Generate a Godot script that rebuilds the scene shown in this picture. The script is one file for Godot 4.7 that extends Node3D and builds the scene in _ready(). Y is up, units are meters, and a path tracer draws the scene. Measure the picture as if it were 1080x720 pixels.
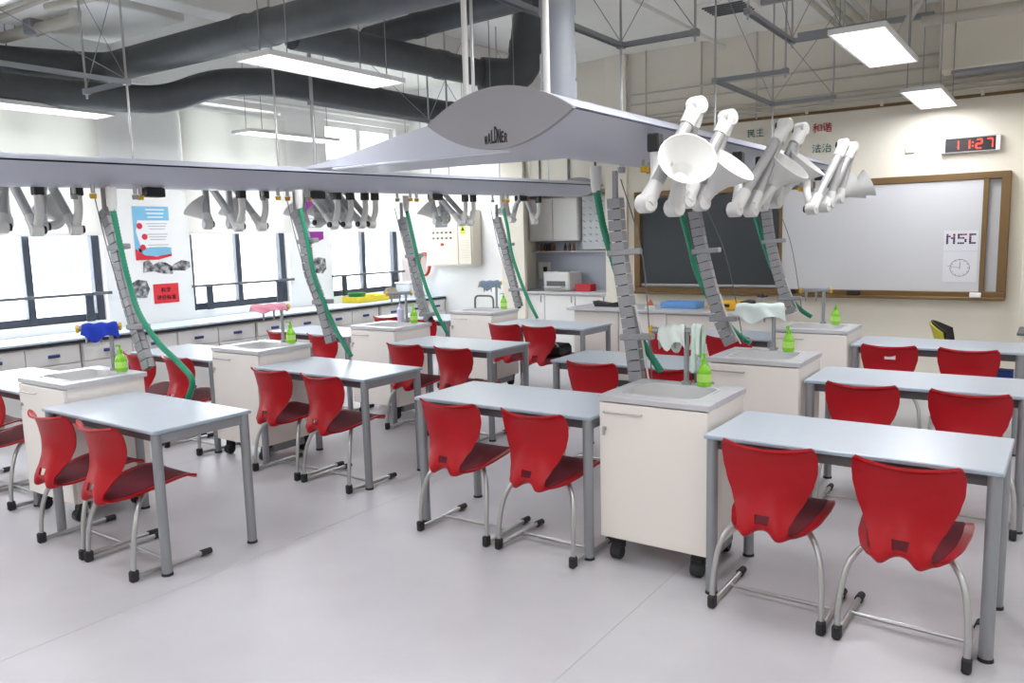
extends Node3D
# A school science room: rows of tables with red chairs, mobile sink units and two suspended service booms.

class B:
	var v := PackedVector3Array()
	var n := PackedVector3Array()
	func tri(a: Vector3, b: Vector3, c: Vector3, na: Vector3, nb: Vector3, nc: Vector3) -> void:
		var f := (a - c).cross(a - b)
		if f.length_squared() < 1e-18:
			return
		if f.dot(na + nb + nc) < 0.0:
			v.append_array([a, c, b]); n.append_array([na, nc, nb])
		else:
			v.append_array([a, b, c]); n.append_array([na, nb, nc])
	func quad(a: Vector3, b: Vector3, c: Vector3, d: Vector3, m: Vector3) -> void:
		tri(a, b, c, m, m, m); tri(a, c, d, m, m, m)
	func squad(a: Vector3, b: Vector3, c: Vector3, d: Vector3, na: Vector3, nb: Vector3, nc: Vector3, nd: Vector3) -> void:
		tri(a, b, c, na, nb, nc); tri(a, c, d, na, nc, nd)
	func box(c: Vector3, s: Vector3, bev := 0.0, t := Basis.IDENTITY) -> B:
		var h := s * 0.5
		var e := minf(bev, minf(h.x, minf(h.y, h.z)) * 0.9)
		for axis in 3:
			var i1 := (axis + 1) % 3
			var i2 := (axis + 2) % 3
			for sg in [-1.0, 1.0]:
				var m := Vector3.ZERO
				m[axis] = sg
				var q: Array[Vector3] = []
				for k in [[-1, -1], [1, -1], [1, 1], [-1, 1]]:
					var p := Vector3.ZERO
					p[axis] = sg * h[axis]
					p[i1] = k[0] * (h[i1] - e)
					p[i2] = k[1] * (h[i2] - e)
					q.append(c + t * p)
				quad(q[0], q[1], q[2], q[3], t * m)
			if e > 0.0:
				for sa in [-1.0, 1.0]:
					for sb in [-1.0, 1.0]:
						var q: Array[Vector3] = []
						for k in [[-1, 0], [1, 0], [1, 1], [-1, 1]]:
							var p := Vector3.ZERO
							p[axis] = k[0] * (h[axis] - e)
							p[i1] = sa * (h[i1] - (e if k[1] == 1 else 0.0))
							p[i2] = sb * (h[i2] - (0.0 if k[1] == 1 else e))
							q.append(c + t * p)
						var m := Vector3.ZERO
						m[i1] = sa
						m[i2] = sb
						quad(q[0], q[1], q[2], q[3], (t * m).normalized())
		if e > 0.0:
			for sx in [-1.0, 1.0]:
				for sy in [-1.0, 1.0]:
					for sz in [-1.0, 1.0]:
						var m := (t * Vector3(sx, sy, sz)).normalized()
						tri(c + t * Vector3(sx * h.x, sy * (h.y - e), sz * (h.z - e)), c + t * Vector3(sx * (h.x - e), sy * h.y, sz * (h.z - e)), c + t * Vector3(sx * (h.x - e), sy * (h.y - e), sz * h.z), m, m, m)
		return self
	func span(lo: Vector3, hi: Vector3, bev := 0.0) -> B:
		return box((lo + hi) * 0.5, (hi - lo).abs(), bev)
	func tube(p: Array, r, sides := 10, caps := true) -> B:
		var k := p.size()
		var last_u := Vector3.ZERO
		var ring0: Array = []
		var nor0: Array = []
		for i in k:
			var d: Vector3 = (p[mini(i + 1, k - 1)] - p[maxi(i - 1, 0)]).normalized()
			var u := last_u
			if i == 0:
				u = d.cross(Vector3.UP if absf(d.y) < 0.9 else Vector3.RIGHT).normalized()
			else:
				u = (u - d * u.dot(d)).normalized()
			last_u = u
			var w := d.cross(u)
			var rad: float = r[i] if r is Array else r
			var ring: Array = []
			var nor: Array = []
			for s in sides:
				var a := TAU * s / sides
				var m := u * cos(a) + w * sin(a)
				nor.append(m)
				ring.append(p[i] + m * rad)
			if i > 0:
				for s in sides:
					var s2 := (s + 1) % sides
					squad(ring0[s], ring0[s2], ring[s2], ring[s], nor0[s], nor0[s2], nor[s2], nor[s])
			if caps and (i == 0 or i == k - 1):
				var m := -d if i == 0 else d
				for s in sides:
					tri(p[i], ring[s], ring[(s + 1) % sides], m, m, m)
			ring0 = ring
			nor0 = nor
		return self
	# profile of (radius, height) points turned about the y axis of t
	func lathe(pr: Array, seg := 16, t := Transform3D.IDENTITY) -> B:
		for i in pr.size() - 1:
			var a: Vector2 = pr[i]
			var b: Vector2 = pr[i + 1]
			var d := b - a
			var m2 := Vector2(d.y, -d.x).normalized()
			for s in seg:
				var a0 := TAU * s / seg
				var a1 := TAU * (s + 1) / seg
				var c0 := Vector3(cos(a0), 0, sin(a0))
				var c1 := Vector3(cos(a1), 0, sin(a1))
				var n0 := (t.basis * (c0 * m2.x + Vector3.UP * m2.y)).normalized()
				var n1 := (t.basis * (c1 * m2.x + Vector3.UP * m2.y)).normalized()
				squad(t * (c0 * a.x + Vector3.UP * a.y), t * (c1 * a.x + Vector3.UP * a.y), t * (c1 * b.x + Vector3.UP * b.y), t * (c0 * b.x + Vector3.UP * b.y), n0, n1, n1, n0)
		return self
	func ball(c: Vector3, r: float, seg := 12) -> B:
		var pr: Array = []
		for i in 9:
			var a := -PI / 2 + PI * i / 8
			pr.append(Vector2(maxf(cos(a), 0.0) * r, sin(a) * r))
		for i in pr.size() - 1:
			for s in seg:
				var q: Array[Vector3] = []
				for k in [[i, s], [i, s + 1], [i + 1, s + 1], [i + 1, s]]:
					var w: float = TAU * k[1] / seg
					q.append(Vector3(cos(w) * pr[k[0]].x, pr[k[0]].y, sin(w) * pr[k[0]].x))
				squad(c + q[0], c + q[1], c + q[2], c + q[3], q[0].normalized(), q[1].normalized(), q[2].normalized(), q[3].normalized())
		return self
	# polygon in the xy plane of t, extruded along its z from 0 to depth
	func prism(poly: PackedVector2Array, depth: float, t := Transform3D.IDENTITY, smooth := false, ends := true) -> B:
		var k := poly.size()
		var area := 0.0
		for i in k:
			area += poly[i].cross(poly[(i + 1) % k])
		var sg := 1.0 if area > 0.0 else -1.0
		var en: Array[Vector2] = []
		for i in k:
			var d := poly[(i + 1) % k] - poly[i]
			en.append(Vector2(d.y, -d.x).normalized() * sg)
		for i in k:
			var j := (i + 1) % k
			var ni := en[i]
			var nj := en[i]
			if smooth:
				if en[i].dot(en[(i - 1 + k) % k]) > 0.8:
					ni = (en[i] + en[(i - 1 + k) % k]).normalized()
				if en[i].dot(en[j]) > 0.8:
					nj = (en[i] + en[j]).normalized()
			var a := Vector3(poly[i].x, poly[i].y, 0)
			var b := Vector3(poly[j].x, poly[j].y, 0)
			var z := Vector3(0, 0, depth)
			var mi := t.basis * Vector3(ni.x, ni.y, 0)
			var mj := t.basis * Vector3(nj.x, nj.y, 0)
			squad(t * a, t * b, t * (b + z), t * (a + z), mi, mj, mj, mi)
		if ends:
			var ix := Geometry2D.triangulate_polygon(poly)
			for q in range(0, ix.size(), 3):
				for e in [[0.0, -1.0], [depth, 1.0]]:
					var m := t.basis * Vector3(0, 0, e[1] * signf(depth))
					var w: Array[Vector3] = []
					for o in 3:
						w.append(t * Vector3(poly[ix[q + o]].x, poly[ix[q + o]].y, e[0]))
					tri(w[0], w[1], w[2], m, m, m)
		return self
	# a sheet of given thickness over a grid of points pos[i][j]; mask says which cells exist
	func cell(mask: PackedByteArray, i: int, j: int, nu: int, nv: int) -> bool:
		if i < 0 or j < 0 or i >= nu - 1 or j >= nv - 1:
			return false
		return mask.is_empty() or mask[i * (nv - 1) + j] == 1
	func sheet(pos: Array, th: float, mask := PackedByteArray()) -> B:
		var nu := pos.size()
		var nv: int = pos[0].size()
		var nor: Array = []
		for i in nu:
			var row: Array = []
			for j in nv:
				var du: Vector3 = pos[mini(i + 1, nu - 1)][j] - pos[maxi(i - 1, 0)][j]
				var dv: Vector3 = pos[i][mini(j + 1, nv - 1)] - pos[i][maxi(j - 1, 0)]
				row.append(du.cross(dv).normalized())
			nor.append(row)
		for i in nu - 1:
			for j in nv - 1:
				if not cell(mask, i, j, nu, nv):
					continue
				var ids := [[i, j], [i + 1, j], [i + 1, j + 1], [i, j + 1]]
				var a: Array[Vector3] = []
				var m: Array[Vector3] = []
				for q in ids:
					a.append(pos[q[0]][q[1]])
					m.append(nor[q[0]][q[1]])
				squad(a[0] + m[0] * th * 0.5, a[1] + m[1] * th * 0.5, a[2] + m[2] * th * 0.5, a[3] + m[3] * th * 0.5, m[0], m[1], m[2], m[3])
				squad(a[0] - m[0] * th * 0.5, a[1] - m[1] * th * 0.5, a[2] - m[2] * th * 0.5, a[3] - m[3] * th * 0.5, -m[0], -m[1], -m[2], -m[3])
				var side := [[0, 1, i, j - 1], [1, 2, i + 1, j], [2, 3, i, j + 1], [3, 0, i - 1, j]]
				var mid := (a[0] + a[2]) * 0.5
				for s in side:
					if not cell(mask, s[2], s[3], nu, nv):
						var p: Vector3 = a[s[0]]
						var q: Vector3 = a[s[1]]
						var o := ((p + q) * 0.5 - mid).normalized()
						quad(p + m[s[0]] * th * 0.5, q + m[s[1]] * th * 0.5, q - m[s[1]] * th * 0.5, p - m[s[0]] * th * 0.5, o)
		return self
	func mesh() -> ArrayMesh:
		var arr := []
		arr.resize(Mesh.ARRAY_MAX)
		arr[Mesh.ARRAY_VERTEX] = v
		arr[Mesh.ARRAY_NORMAL] = n
		var am := ArrayMesh.new()
		am.add_surface_from_arrays(Mesh.PRIMITIVE_TRIANGLES, arr)
		return am

var used := {}
var M := {}
var cache := {}

func numbered(called: String) -> String:
	used[called] = used.get(called, 0) + 1
	return called if used[called] == 1 else "%s_%03d" % [called, used[called] - 1]

func thing(called: String, label: String, category: String, at := Vector3.ZERO, turn := 0.0, group := "") -> Node3D:
	var o := Node3D.new()
	o.name = numbered(called)
	add_child(o)
	o.position = at
	o.rotation.y = turn
	tag(o, label, category, group)
	return o

func tag(o: Node3D, label: String, category: String, group := "") -> void:
	o.set_meta("label", label)
	o.set_meta("category", category)
	if group:
		o.set_meta("group", group)

func part(parent: Node3D, called: String, b, m: Material, t := Transform3D.IDENTITY, label := "") -> MeshInstance3D:
	var o := MeshInstance3D.new()
	o.mesh = b.mesh() if b is B else b
	o.material_override = m
	o.name = called
	o.transform = t
	if label:
		o.set_meta("label", label)
	parent.add_child(o, true)
	return o

func solo(called: String, b, m: Material, label: String, category: String, group := "", at := Vector3.ZERO) -> MeshInstance3D:
	var o := part(self, numbered(called), b, m)
	o.position = at
	tag(o, label, category, group)
	return o

func struct(called: String, b, m: Material) -> MeshInstance3D:
	var o := part(self, called, b, m)
	o.set_meta("kind", "structure")
	return o

func copy(o: Node3D, label: String, at: Vector3, turn := 0.0, group := "") -> Node3D:
	var c: Node3D = o.duplicate()
	c.name = numbered(String(o.name).rstrip("0123456789_"))
	add_child(c)
	c.position = at
	c.rotation.y = turn
	c.set_meta("label", label)
	if group:
		c.set_meta("group", group)
	return c

func mat(c: Color, rough := 0.5, metal := 0.0, spec := 0.5) -> StandardMaterial3D:
	var m := StandardMaterial3D.new()
	m.albedo_color = c
	m.roughness = rough
	m.metallic = metal
	m.metallic_specular = spec
	return m

func rgb(r: int, g: int, b: int) -> Color:
	return Color8(r, g, b)

# fine mottling around a base colour, laid in world space
func mottled(c: Color, amount: float, size: float, rough := 0.5, seed_n := 1) -> StandardMaterial3D:
	var m := mat(Color.WHITE, rough)
	var nz := FastNoiseLite.new()
	nz.seed = seed_n
	nz.noise_type = FastNoiseLite.TYPE_SIMPLEX_SMOOTH
	nz.frequency = 0.012
	nz.fractal_octaves = 5
	var t := NoiseTexture2D.new()
	t.width = 512
	t.height = 512
	t.seamless = true
	t.noise = nz
	var g := Gradient.new()
	g.set_color(0, c.darkened(amount))
	g.set_color(1, c.lightened(amount))
	t.color_ramp = g
	m.albedo_texture = t
	m.uv1_triplanar = true
	m.uv1_world_triplanar = true
	m.uv1_scale = Vector3.ONE / size
	return m

func glow(c: Color, e: float) -> StandardMaterial3D:
	var m := mat(c, 0.6)
	m.emission_enabled = true
	m.emission = c
	m.emission_energy_multiplier = e
	return m

func smooth_path(pts: Array, per := 6) -> Array:
	var out: Array = []
	var k := pts.size()
	for i in k - 1:
		var p0: Vector3 = pts[maxi(i - 1, 0)]
		var p1: Vector3 = pts[i]
		var p2: Vector3 = pts[i + 1]
		var p3: Vector3 = pts[mini(i + 2, k - 1)]
		for s in per:
			out.append(p1.cubic_interpolate(p2, p0, p3, float(s) / per))
	out.append(pts[k - 1])
	return out

func rounded(pts: Array, r: float, per := 5) -> Array:
	var out: Array = [pts[0]]
	for i in range(1, pts.size() - 1):
		var p: Vector3 = pts[i]
		var a: Vector3 = p + (pts[i - 1] - p).limit_length(r)
		var b: Vector3 = p + (pts[i + 1] - p).limit_length(r)
		for s in per + 1:
			var t := float(s) / per
			out.append(a.lerp(p, t).lerp(p.lerp(b, t), t))
	out.append(pts[-1])
	return out

func lerp_table(tab: Array, t: float) -> float:
	for i in tab.size() - 1:
		if t <= tab[i + 1][0]:
			var f: float = (t - tab[i][0]) / (tab[i + 1][0] - tab[i][0])
			f = f * f * (3.0 - 2.0 * f) * 0.5 + f * 0.5
			return lerpf(tab[i][1], tab[i + 1][1], f)
	return tab[-1][1]

func _ready() -> void:
	# ---- camera, sky, exposure
	var cam := Camera3D.new()
	cam.name = "camera"
	cam.fov = 46.73
	cam.position = Vector3(-0.0355, 1.645, 0.1472)
	cam.rotation_degrees = Vector3(-7.49, 34.85, -1.485)
	cam.near = 0.05
	cam.far = 200.0
	add_child(cam)
	cam.current = true
	var env := Environment.new()
	env.background_mode = Environment.BG_SKY
	var sky_m := ProceduralSkyMaterial.new()
	sky_m.sky_top_color = rgb(214, 226, 240)
	sky_m.sky_horizon_color = rgb(245, 248, 250)
	sky_m.ground_bottom_color = rgb(205, 205, 200)
	sky_m.ground_horizon_color = rgb(240, 242, 243)
	sky_m.energy_multiplier = 14.0
	var sky := Sky.new()
	sky.sky_material = sky_m
	env.sky = sky
	env.tonemap_mode = Environment.TONE_MAPPER_LINEAR
	env.tonemap_exposure = 1.3
	env.sdfgi_enabled = true
	env.ssao_enabled = true
	env.ssil_enabled = true
	var we := WorldEnvironment.new()
	we.name = "world"
	we.environment = env
	add_child(we)
	make_materials()
	make_room()
	make_windows()
	make_front_wall_things()
	make_counter()
	make_panels()
	make_ceiling_services()
	make_booms()
	make_tables()
	make_supplies()
	make_small_things()
	make_exterior()

const PANEL_ENERGY := 2.0

func make_materials() -> void:
	M.wall = mottled(rgb(232, 226, 212), 0.012, 3.0, 0.85, 3)
	M.wall_white = mottled(rgb(242, 242, 240), 0.01, 3.0, 0.8, 4)
	M.ceiling = mottled(rgb(241, 240, 235), 0.015, 2.5, 0.9, 5)
	M.floor = mottled(rgb(197, 195, 199), 0.02, 2.2, 0.34, 6)
	M.weld = mat(rgb(184, 182, 186), 0.4)
	M.dark_frame = mat(rgb(66, 71, 82), 0.45, 0.2)
	M.blind = mat(rgb(226, 224, 217), 0.9)
	M.blind.backlight_enabled = true
	M.blind.backlight = Color(0.72, 0.72, 0.71)
	M.glass = mat(Color(1, 1, 1, 0.06), 0.02)
	M.glass.transparency = BaseMaterial3D.TRANSPARENCY_ALPHA
	M.table_top = mottled(rgb(190, 198, 208), 0.012, 0.8, 0.3, 7)
	M.table_edge = mat(rgb(164, 180, 194), 0.4)
	M.steel = mat(rgb(150, 153, 157), 0.42, 0.35)
	M.chrome_tube = mat(rgb(186, 186, 186), 0.3, 0.7)
	M.black = mat(rgb(30, 30, 32), 0.5)
	M.rubber = mat(rgb(42, 42, 44), 0.7)
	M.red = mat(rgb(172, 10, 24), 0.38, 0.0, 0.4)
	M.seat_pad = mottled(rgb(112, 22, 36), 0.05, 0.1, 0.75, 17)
	M.cabinet = mat(rgb(240, 233, 226), 0.45)
	M.cabinet_white = mat(rgb(233, 232, 229), 0.4)
	M.worktop = mat(rgb(196, 195, 199), 0.35)
	M.basin = mat(rgb(214, 213, 213), 0.25)
	M.counter_top = mat(rgb(212, 228, 240), 0.25)
	M.counter_edge = mat(rgb(34, 38, 46), 0.4)
	M.blue_handle = mat(rgb(42, 60, 122), 0.4)
	M.boom = mat(rgb(192, 194, 206), 0.4, 0.1)
	M.boom_cap = mat(rgb(150, 148, 153), 0.5)
	M.duct = mottled(rgb(76, 79, 81), 0.04, 0.9, 0.5, 8)
	M.duct_light = mat(rgb(144, 148, 155), 0.45)
	M.white_plastic = mat(rgb(216, 215, 212), 0.38)
	M.arm_grey = mat(rgb(178, 178, 178), 0.4, 0.3)
	M.yellow = mat(rgb(226, 178, 34), 0.4)
	M.orange = mat(rgb(226, 150, 30), 0.4)
	M.green_hose = mat(rgb(18, 132, 98), 0.42)
	M.chain = mat(rgb(150, 150, 153), 0.5)
	M.brown = mat(rgb(118, 92, 58), 0.4, 0.35)
	M.screen = mat(rgb(50, 55, 59), 0.4)
	M.whiteboard = mat(rgb(205, 205, 208), 0.32)
	M.soap = mat(Color8(140, 226, 24, 120), 0.05)
	M.soap.refraction_enabled = true
	M.soap.refraction_scale = 0.033
	M.soap_solid = mat(rgb(136, 206, 52), 0.25)
	M.conduit = mat(rgb(196, 192, 180), 0.6)
	M.grey_dark = mat(rgb(96, 98, 100), 0.5)
	M.paper = mat(rgb(240, 240, 240), 0.8)

func make_room() -> void:
	var X0 := -8.2
	var X1 := 3.4
	var Z0 := -9.0
	var Z1 := 3.2
	var H := 3.84
	# floor: welded vinyl sheets two metres wide
	var fl := struct("floor", B.new().span(Vector3(X0 - 0.3, -0.25, Z0 - 1.0), Vector3(X1 + 0.3, -0.0012, Z1 + 0.3)), M.weld)
	var xs := [X0, -7.46, -5.47, -3.476, -1.507, 0.48, 2.47, X1]
	for i in xs.size() - 1:
		part(fl, "vinyl_sheet", B.new().span(Vector3(xs[i] + 0.0015, -0.0012, Z0 - 0.62), Vector3(xs[i + 1] - 0.0015, 0.0, Z1)), M.floor)
	# ceiling with downstand beams
	var ce := struct("ceiling", B.new().span(Vector3(X0 - 0.3, H, Z0 - 1.0), Vector3(X1 + 0.3, H + 0.2, Z1 + 0.3)), M.ceiling)
	part(ce, "beam", B.new().span(Vector3(X0, H - 0.42, -4.75), Vector3(X1, H, -4.45), 0.01), M.ceiling)
	part(ce, "beam", B.new().span(Vector3(X0, H - 0.42, -0.6), Vector3(X1, H, -0.3), 0.01), M.ceiling)
	part(ce, "beam", B.new().span(Vector3(-5.9, H - 0.36, Z0), Vector3(-5.65, H, Z1), 0.01), M.ceiling)
	# walls
	struct("wall_right", B.new().span(Vector3(X1, 0, Z0 - 1.0), Vector3(X1 + 0.25, H, Z1 + 0.3)), M.wall)
	struct("wall_back", B.new().span(Vector3(X0 - 0.3, 0, Z1), Vector3(X1, H, Z1 + 0.25)), M.wall)
	# front wall with the recess for the preparation nook
	var fw := struct("wall_front", B.new().span(Vector3(-4.86, 0, Z0 - 0.25), Vector3(X1, H, Z0)), M.wall)
	part(fw, "panel", B.new().span(Vector3(X0 - 0.3, 0, Z0 - 0.25), Vector3(-6.35, H, Z0)), M.wall_white)
	part(fw, "panel", B.new().span(Vector3(-6.35, 2.25, Z0 - 0.25), Vector3(-4.86, H, Z0 - 0.02)), M.wall)
	part(fw, "panel", B.new().span(Vector3(-6.6, 0, Z0 - 0.85), Vector3(-4.6, 2.6, Z0 - 0.62)), M.wall)
	part(fw, "panel", B.new().span(Vector3(-6.6, 0, Z0 - 0.62), Vector3(-6.35, 2.5, Z0 - 0.25)), M.wall)
	part(fw, "panel", B.new().span(Vector3(-4.86, 0, Z0 - 0.62), Vector3(-4.6, 2.5, Z0 - 0.25)), M.wall)
	part(fw, "panel", B.new().span(Vector3(-6.35, 2.25, Z0 - 0.62), Vector3(-4.86, 2.4, Z0 - 0.25)), M.wall)
	part(fw, "pier", B.new().span(Vector3(-0.34, 0, Z0), Vector3(0.5, H, Z0 + 0.3), 0.004), M.wall)
	part(fw, "pier", B.new().span(Vector3(-6.5, 0, Z0), Vector3(-6.12, H, Z0 + 0.06), 0.004), M.wall)
	part(fw, "pier", B.new().span(Vector3(-4.86, 0, Z0), Vector3(-4.56, H, Z0 + 0.06), 0.004), M.wall)
	for x in [-5.9, -5.45, -5.05]:
		part(fw, "panel_joint", B.new().span(Vector3(x, 2.28, Z0 - 0.02), Vector3(x + 0.025, 3.3, Z0 - 0.005)), M.grey_dark)
	# dark cable trunking and conduits along the front wall
	var tr := struct("trim_1", B.new().span(Vector3(-4.5, 2.885, Z0), Vector3(X1, 2.915, Z0 + 0.02)), M.brown)
	for y in [2.97, 3.02, 3.07, 3.22, 3.34]:
		part(tr, "conduit", B.new().tube([Vector3(-4.5, y, Z0 + 0.04), Vector3(X1, y, Z0 + 0.04)], 0.011, 8), M.conduit)
	for x in [-3.9, -2.4, -1.65, -0.75]:
		part(tr, "clip", B.new().box(Vector3(x, 2.92, Z0 + 0.03), Vector3(0.03, 0.05, 0.03), 0.003), M.wall)
	for x in [-4.3, -3.6, -2.95]:
		part(tr, "conduit", B.new().tube([Vector3(x, 2.9, Z0 + 0.03), Vector3(x, H, Z0 + 0.03)], 0.011, 8), M.conduit)
	# bulkhead over the whiteboard corner
	var bk := struct("bulkhead", B.new().span(Vector3(-1.1, 3.12, Z0), Vector3(0.6, H, Z0 + 0.35), 0.01), M.wall)
	part(bk, "grille", B.new().span(Vector3(-1.0, 3.09, Z0 + 0.05), Vector3(0.6, 3.12, Z0 + 0.3), 0.004), M.duct_light)
	# window wall between the openings
	var wl := struct("wall_left", B.new().span(Vector3(X0 - 0.25, 0, Z0), Vector3(X0, 0.9, Z1)), M.wall_white)
	part(wl, "panel", B.new().span(Vector3(X0 - 0.25, 3.27, Z0), Vector3(X0, H, Z1)), M.wall_white)
	var prev := Z1
	for w in WINS:
		part(wl, "panel", B.new().span(Vector3(X0 - 0.25, 0.9, w[0]), Vector3(X0, 3.27, prev)), M.wall_white)
		prev = w[1]
	part(wl, "panel", B.new().span(Vector3(X0 - 0.25, 0.9, Z0), Vector3(X0, 3.27, prev)), M.wall_white)

const WINS := [[1.55, 0.15], [-0.68, -2.08], [-2.8, -4.22], [-5.22, -6.62], [-7.34, -8.72]]

func make_windows() -> void:
	var x := -8.32
	for i in WINS.size():
		var a: float = WINS[i][0]
		var b: float = WINS[i][1]
		var mid := (a + b) * 0.5
		var w := Node3D.new()
		w.name = "window_%d" % (i + 1)
		w.set_meta("kind", "structure")
		add_child(w)
		for z in [a - 0.04, b + 0.04]:
			part(w, "jamb", B.new().box(Vector3(x, 1.65, z), Vector3(0.09, 1.5, 0.08), 0.004), M.dark_frame)
			part(w, "upper_jamb", B.new().box(Vector3(x, 2.835, z), Vector3(0.09, 0.87, 0.08), 0.004), M.cabinet_white)
		part(w, "mullion", B.new().box(Vector3(x, 1.65, mid), Vector3(0.08, 1.5, 0.07), 0.004), M.dark_frame)
		part(w, "upper_mullion", B.new().box(Vector3(x, 2.835, mid), Vector3(0.08, 0.87, 0.09), 0.004), M.cabinet_white)
		part(w, "rail", B.new().box(Vector3(x, 0.94, mid), Vector3(0.07, 0.075, a - b), 0.004), M.dark_frame)
		for y in [2.45, 3.23]:
			part(w, "upper_rail", B.new().box(Vector3(x, y, mid), Vector3(0.075, 0.075, a - b), 0.004), M.cabinet_white)
		for z in [(a + mid) * 0.5, (b + mid) * 0.5]:
			for yy in [[0.97, 2.42], [2.48, 3.2]]:
				part(w, "pane", B.new().box(Vector3(x - 0.01, (yy[0] + yy[1]) * 0.5, z), Vector3(0.006, yy[1] - yy[0], (a - b) * 0.5 - 0.1)), M.glass)
		# guard rail standing inside the glass
		part(w, "guard_rail", B.new().box(Vector3(-8.17, 1.185, mid), Vector3(0.035, 0.03, a - b + 0.06), 0.004), M.grey_dark)
		for z in [a - 0.2, b + 0.2]:
			part(w, "guard_post", B.new().box(Vector3(-8.19, 1.04, z), Vector3(0.03, 0.27, 0.08), 0.003), M.dark_frame)
		# roller blind
		var top := 3.2 if i < 4 else 2.72
		var bl := Node3D.new()
		bl.name = numbered("roller_blind")
		add_child(bl)
		tag(bl, ["cream roller blind over the window behind the last table row", "cream roller blind over the second window from the back", "cream roller blind above the window beside the blue poster", "cream roller blind on the window between the two posters", "short cream roller blind on the window nearest the control cabinet"][i].replace("nearest", "beside"), "blind", "roller blinds on the window wall")
		bl.position = Vector3(-8.165, 0, mid)
		var grid: Array = []
		for k in 19:
			var row: Array = []
			for j in 5:
				var zz := -0.5 + k / 18.0
				row.append(Vector3(sin(k * 0.9) * 0.0015, lerpf(1.8, top, j / 4.0), zz * (a - b + 0.06)))
			grid.append(row)
		part(bl, "cloth", B.new().sheet(grid, 0.002), M.blind)
		part(bl, "bottom_bar", B.new().box(Vector3(0, 1.79, 0), Vector3(0.022, 0.03, a - b + 0.06), 0.004), M.cabinet_white)
		part(bl, "roller", B.new().tube([Vector3(0, top, -(a - b) * 0.5), Vector3(0, top, (a - b) * 0.5)], 0.03, 10), M.cabinet_white)

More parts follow.
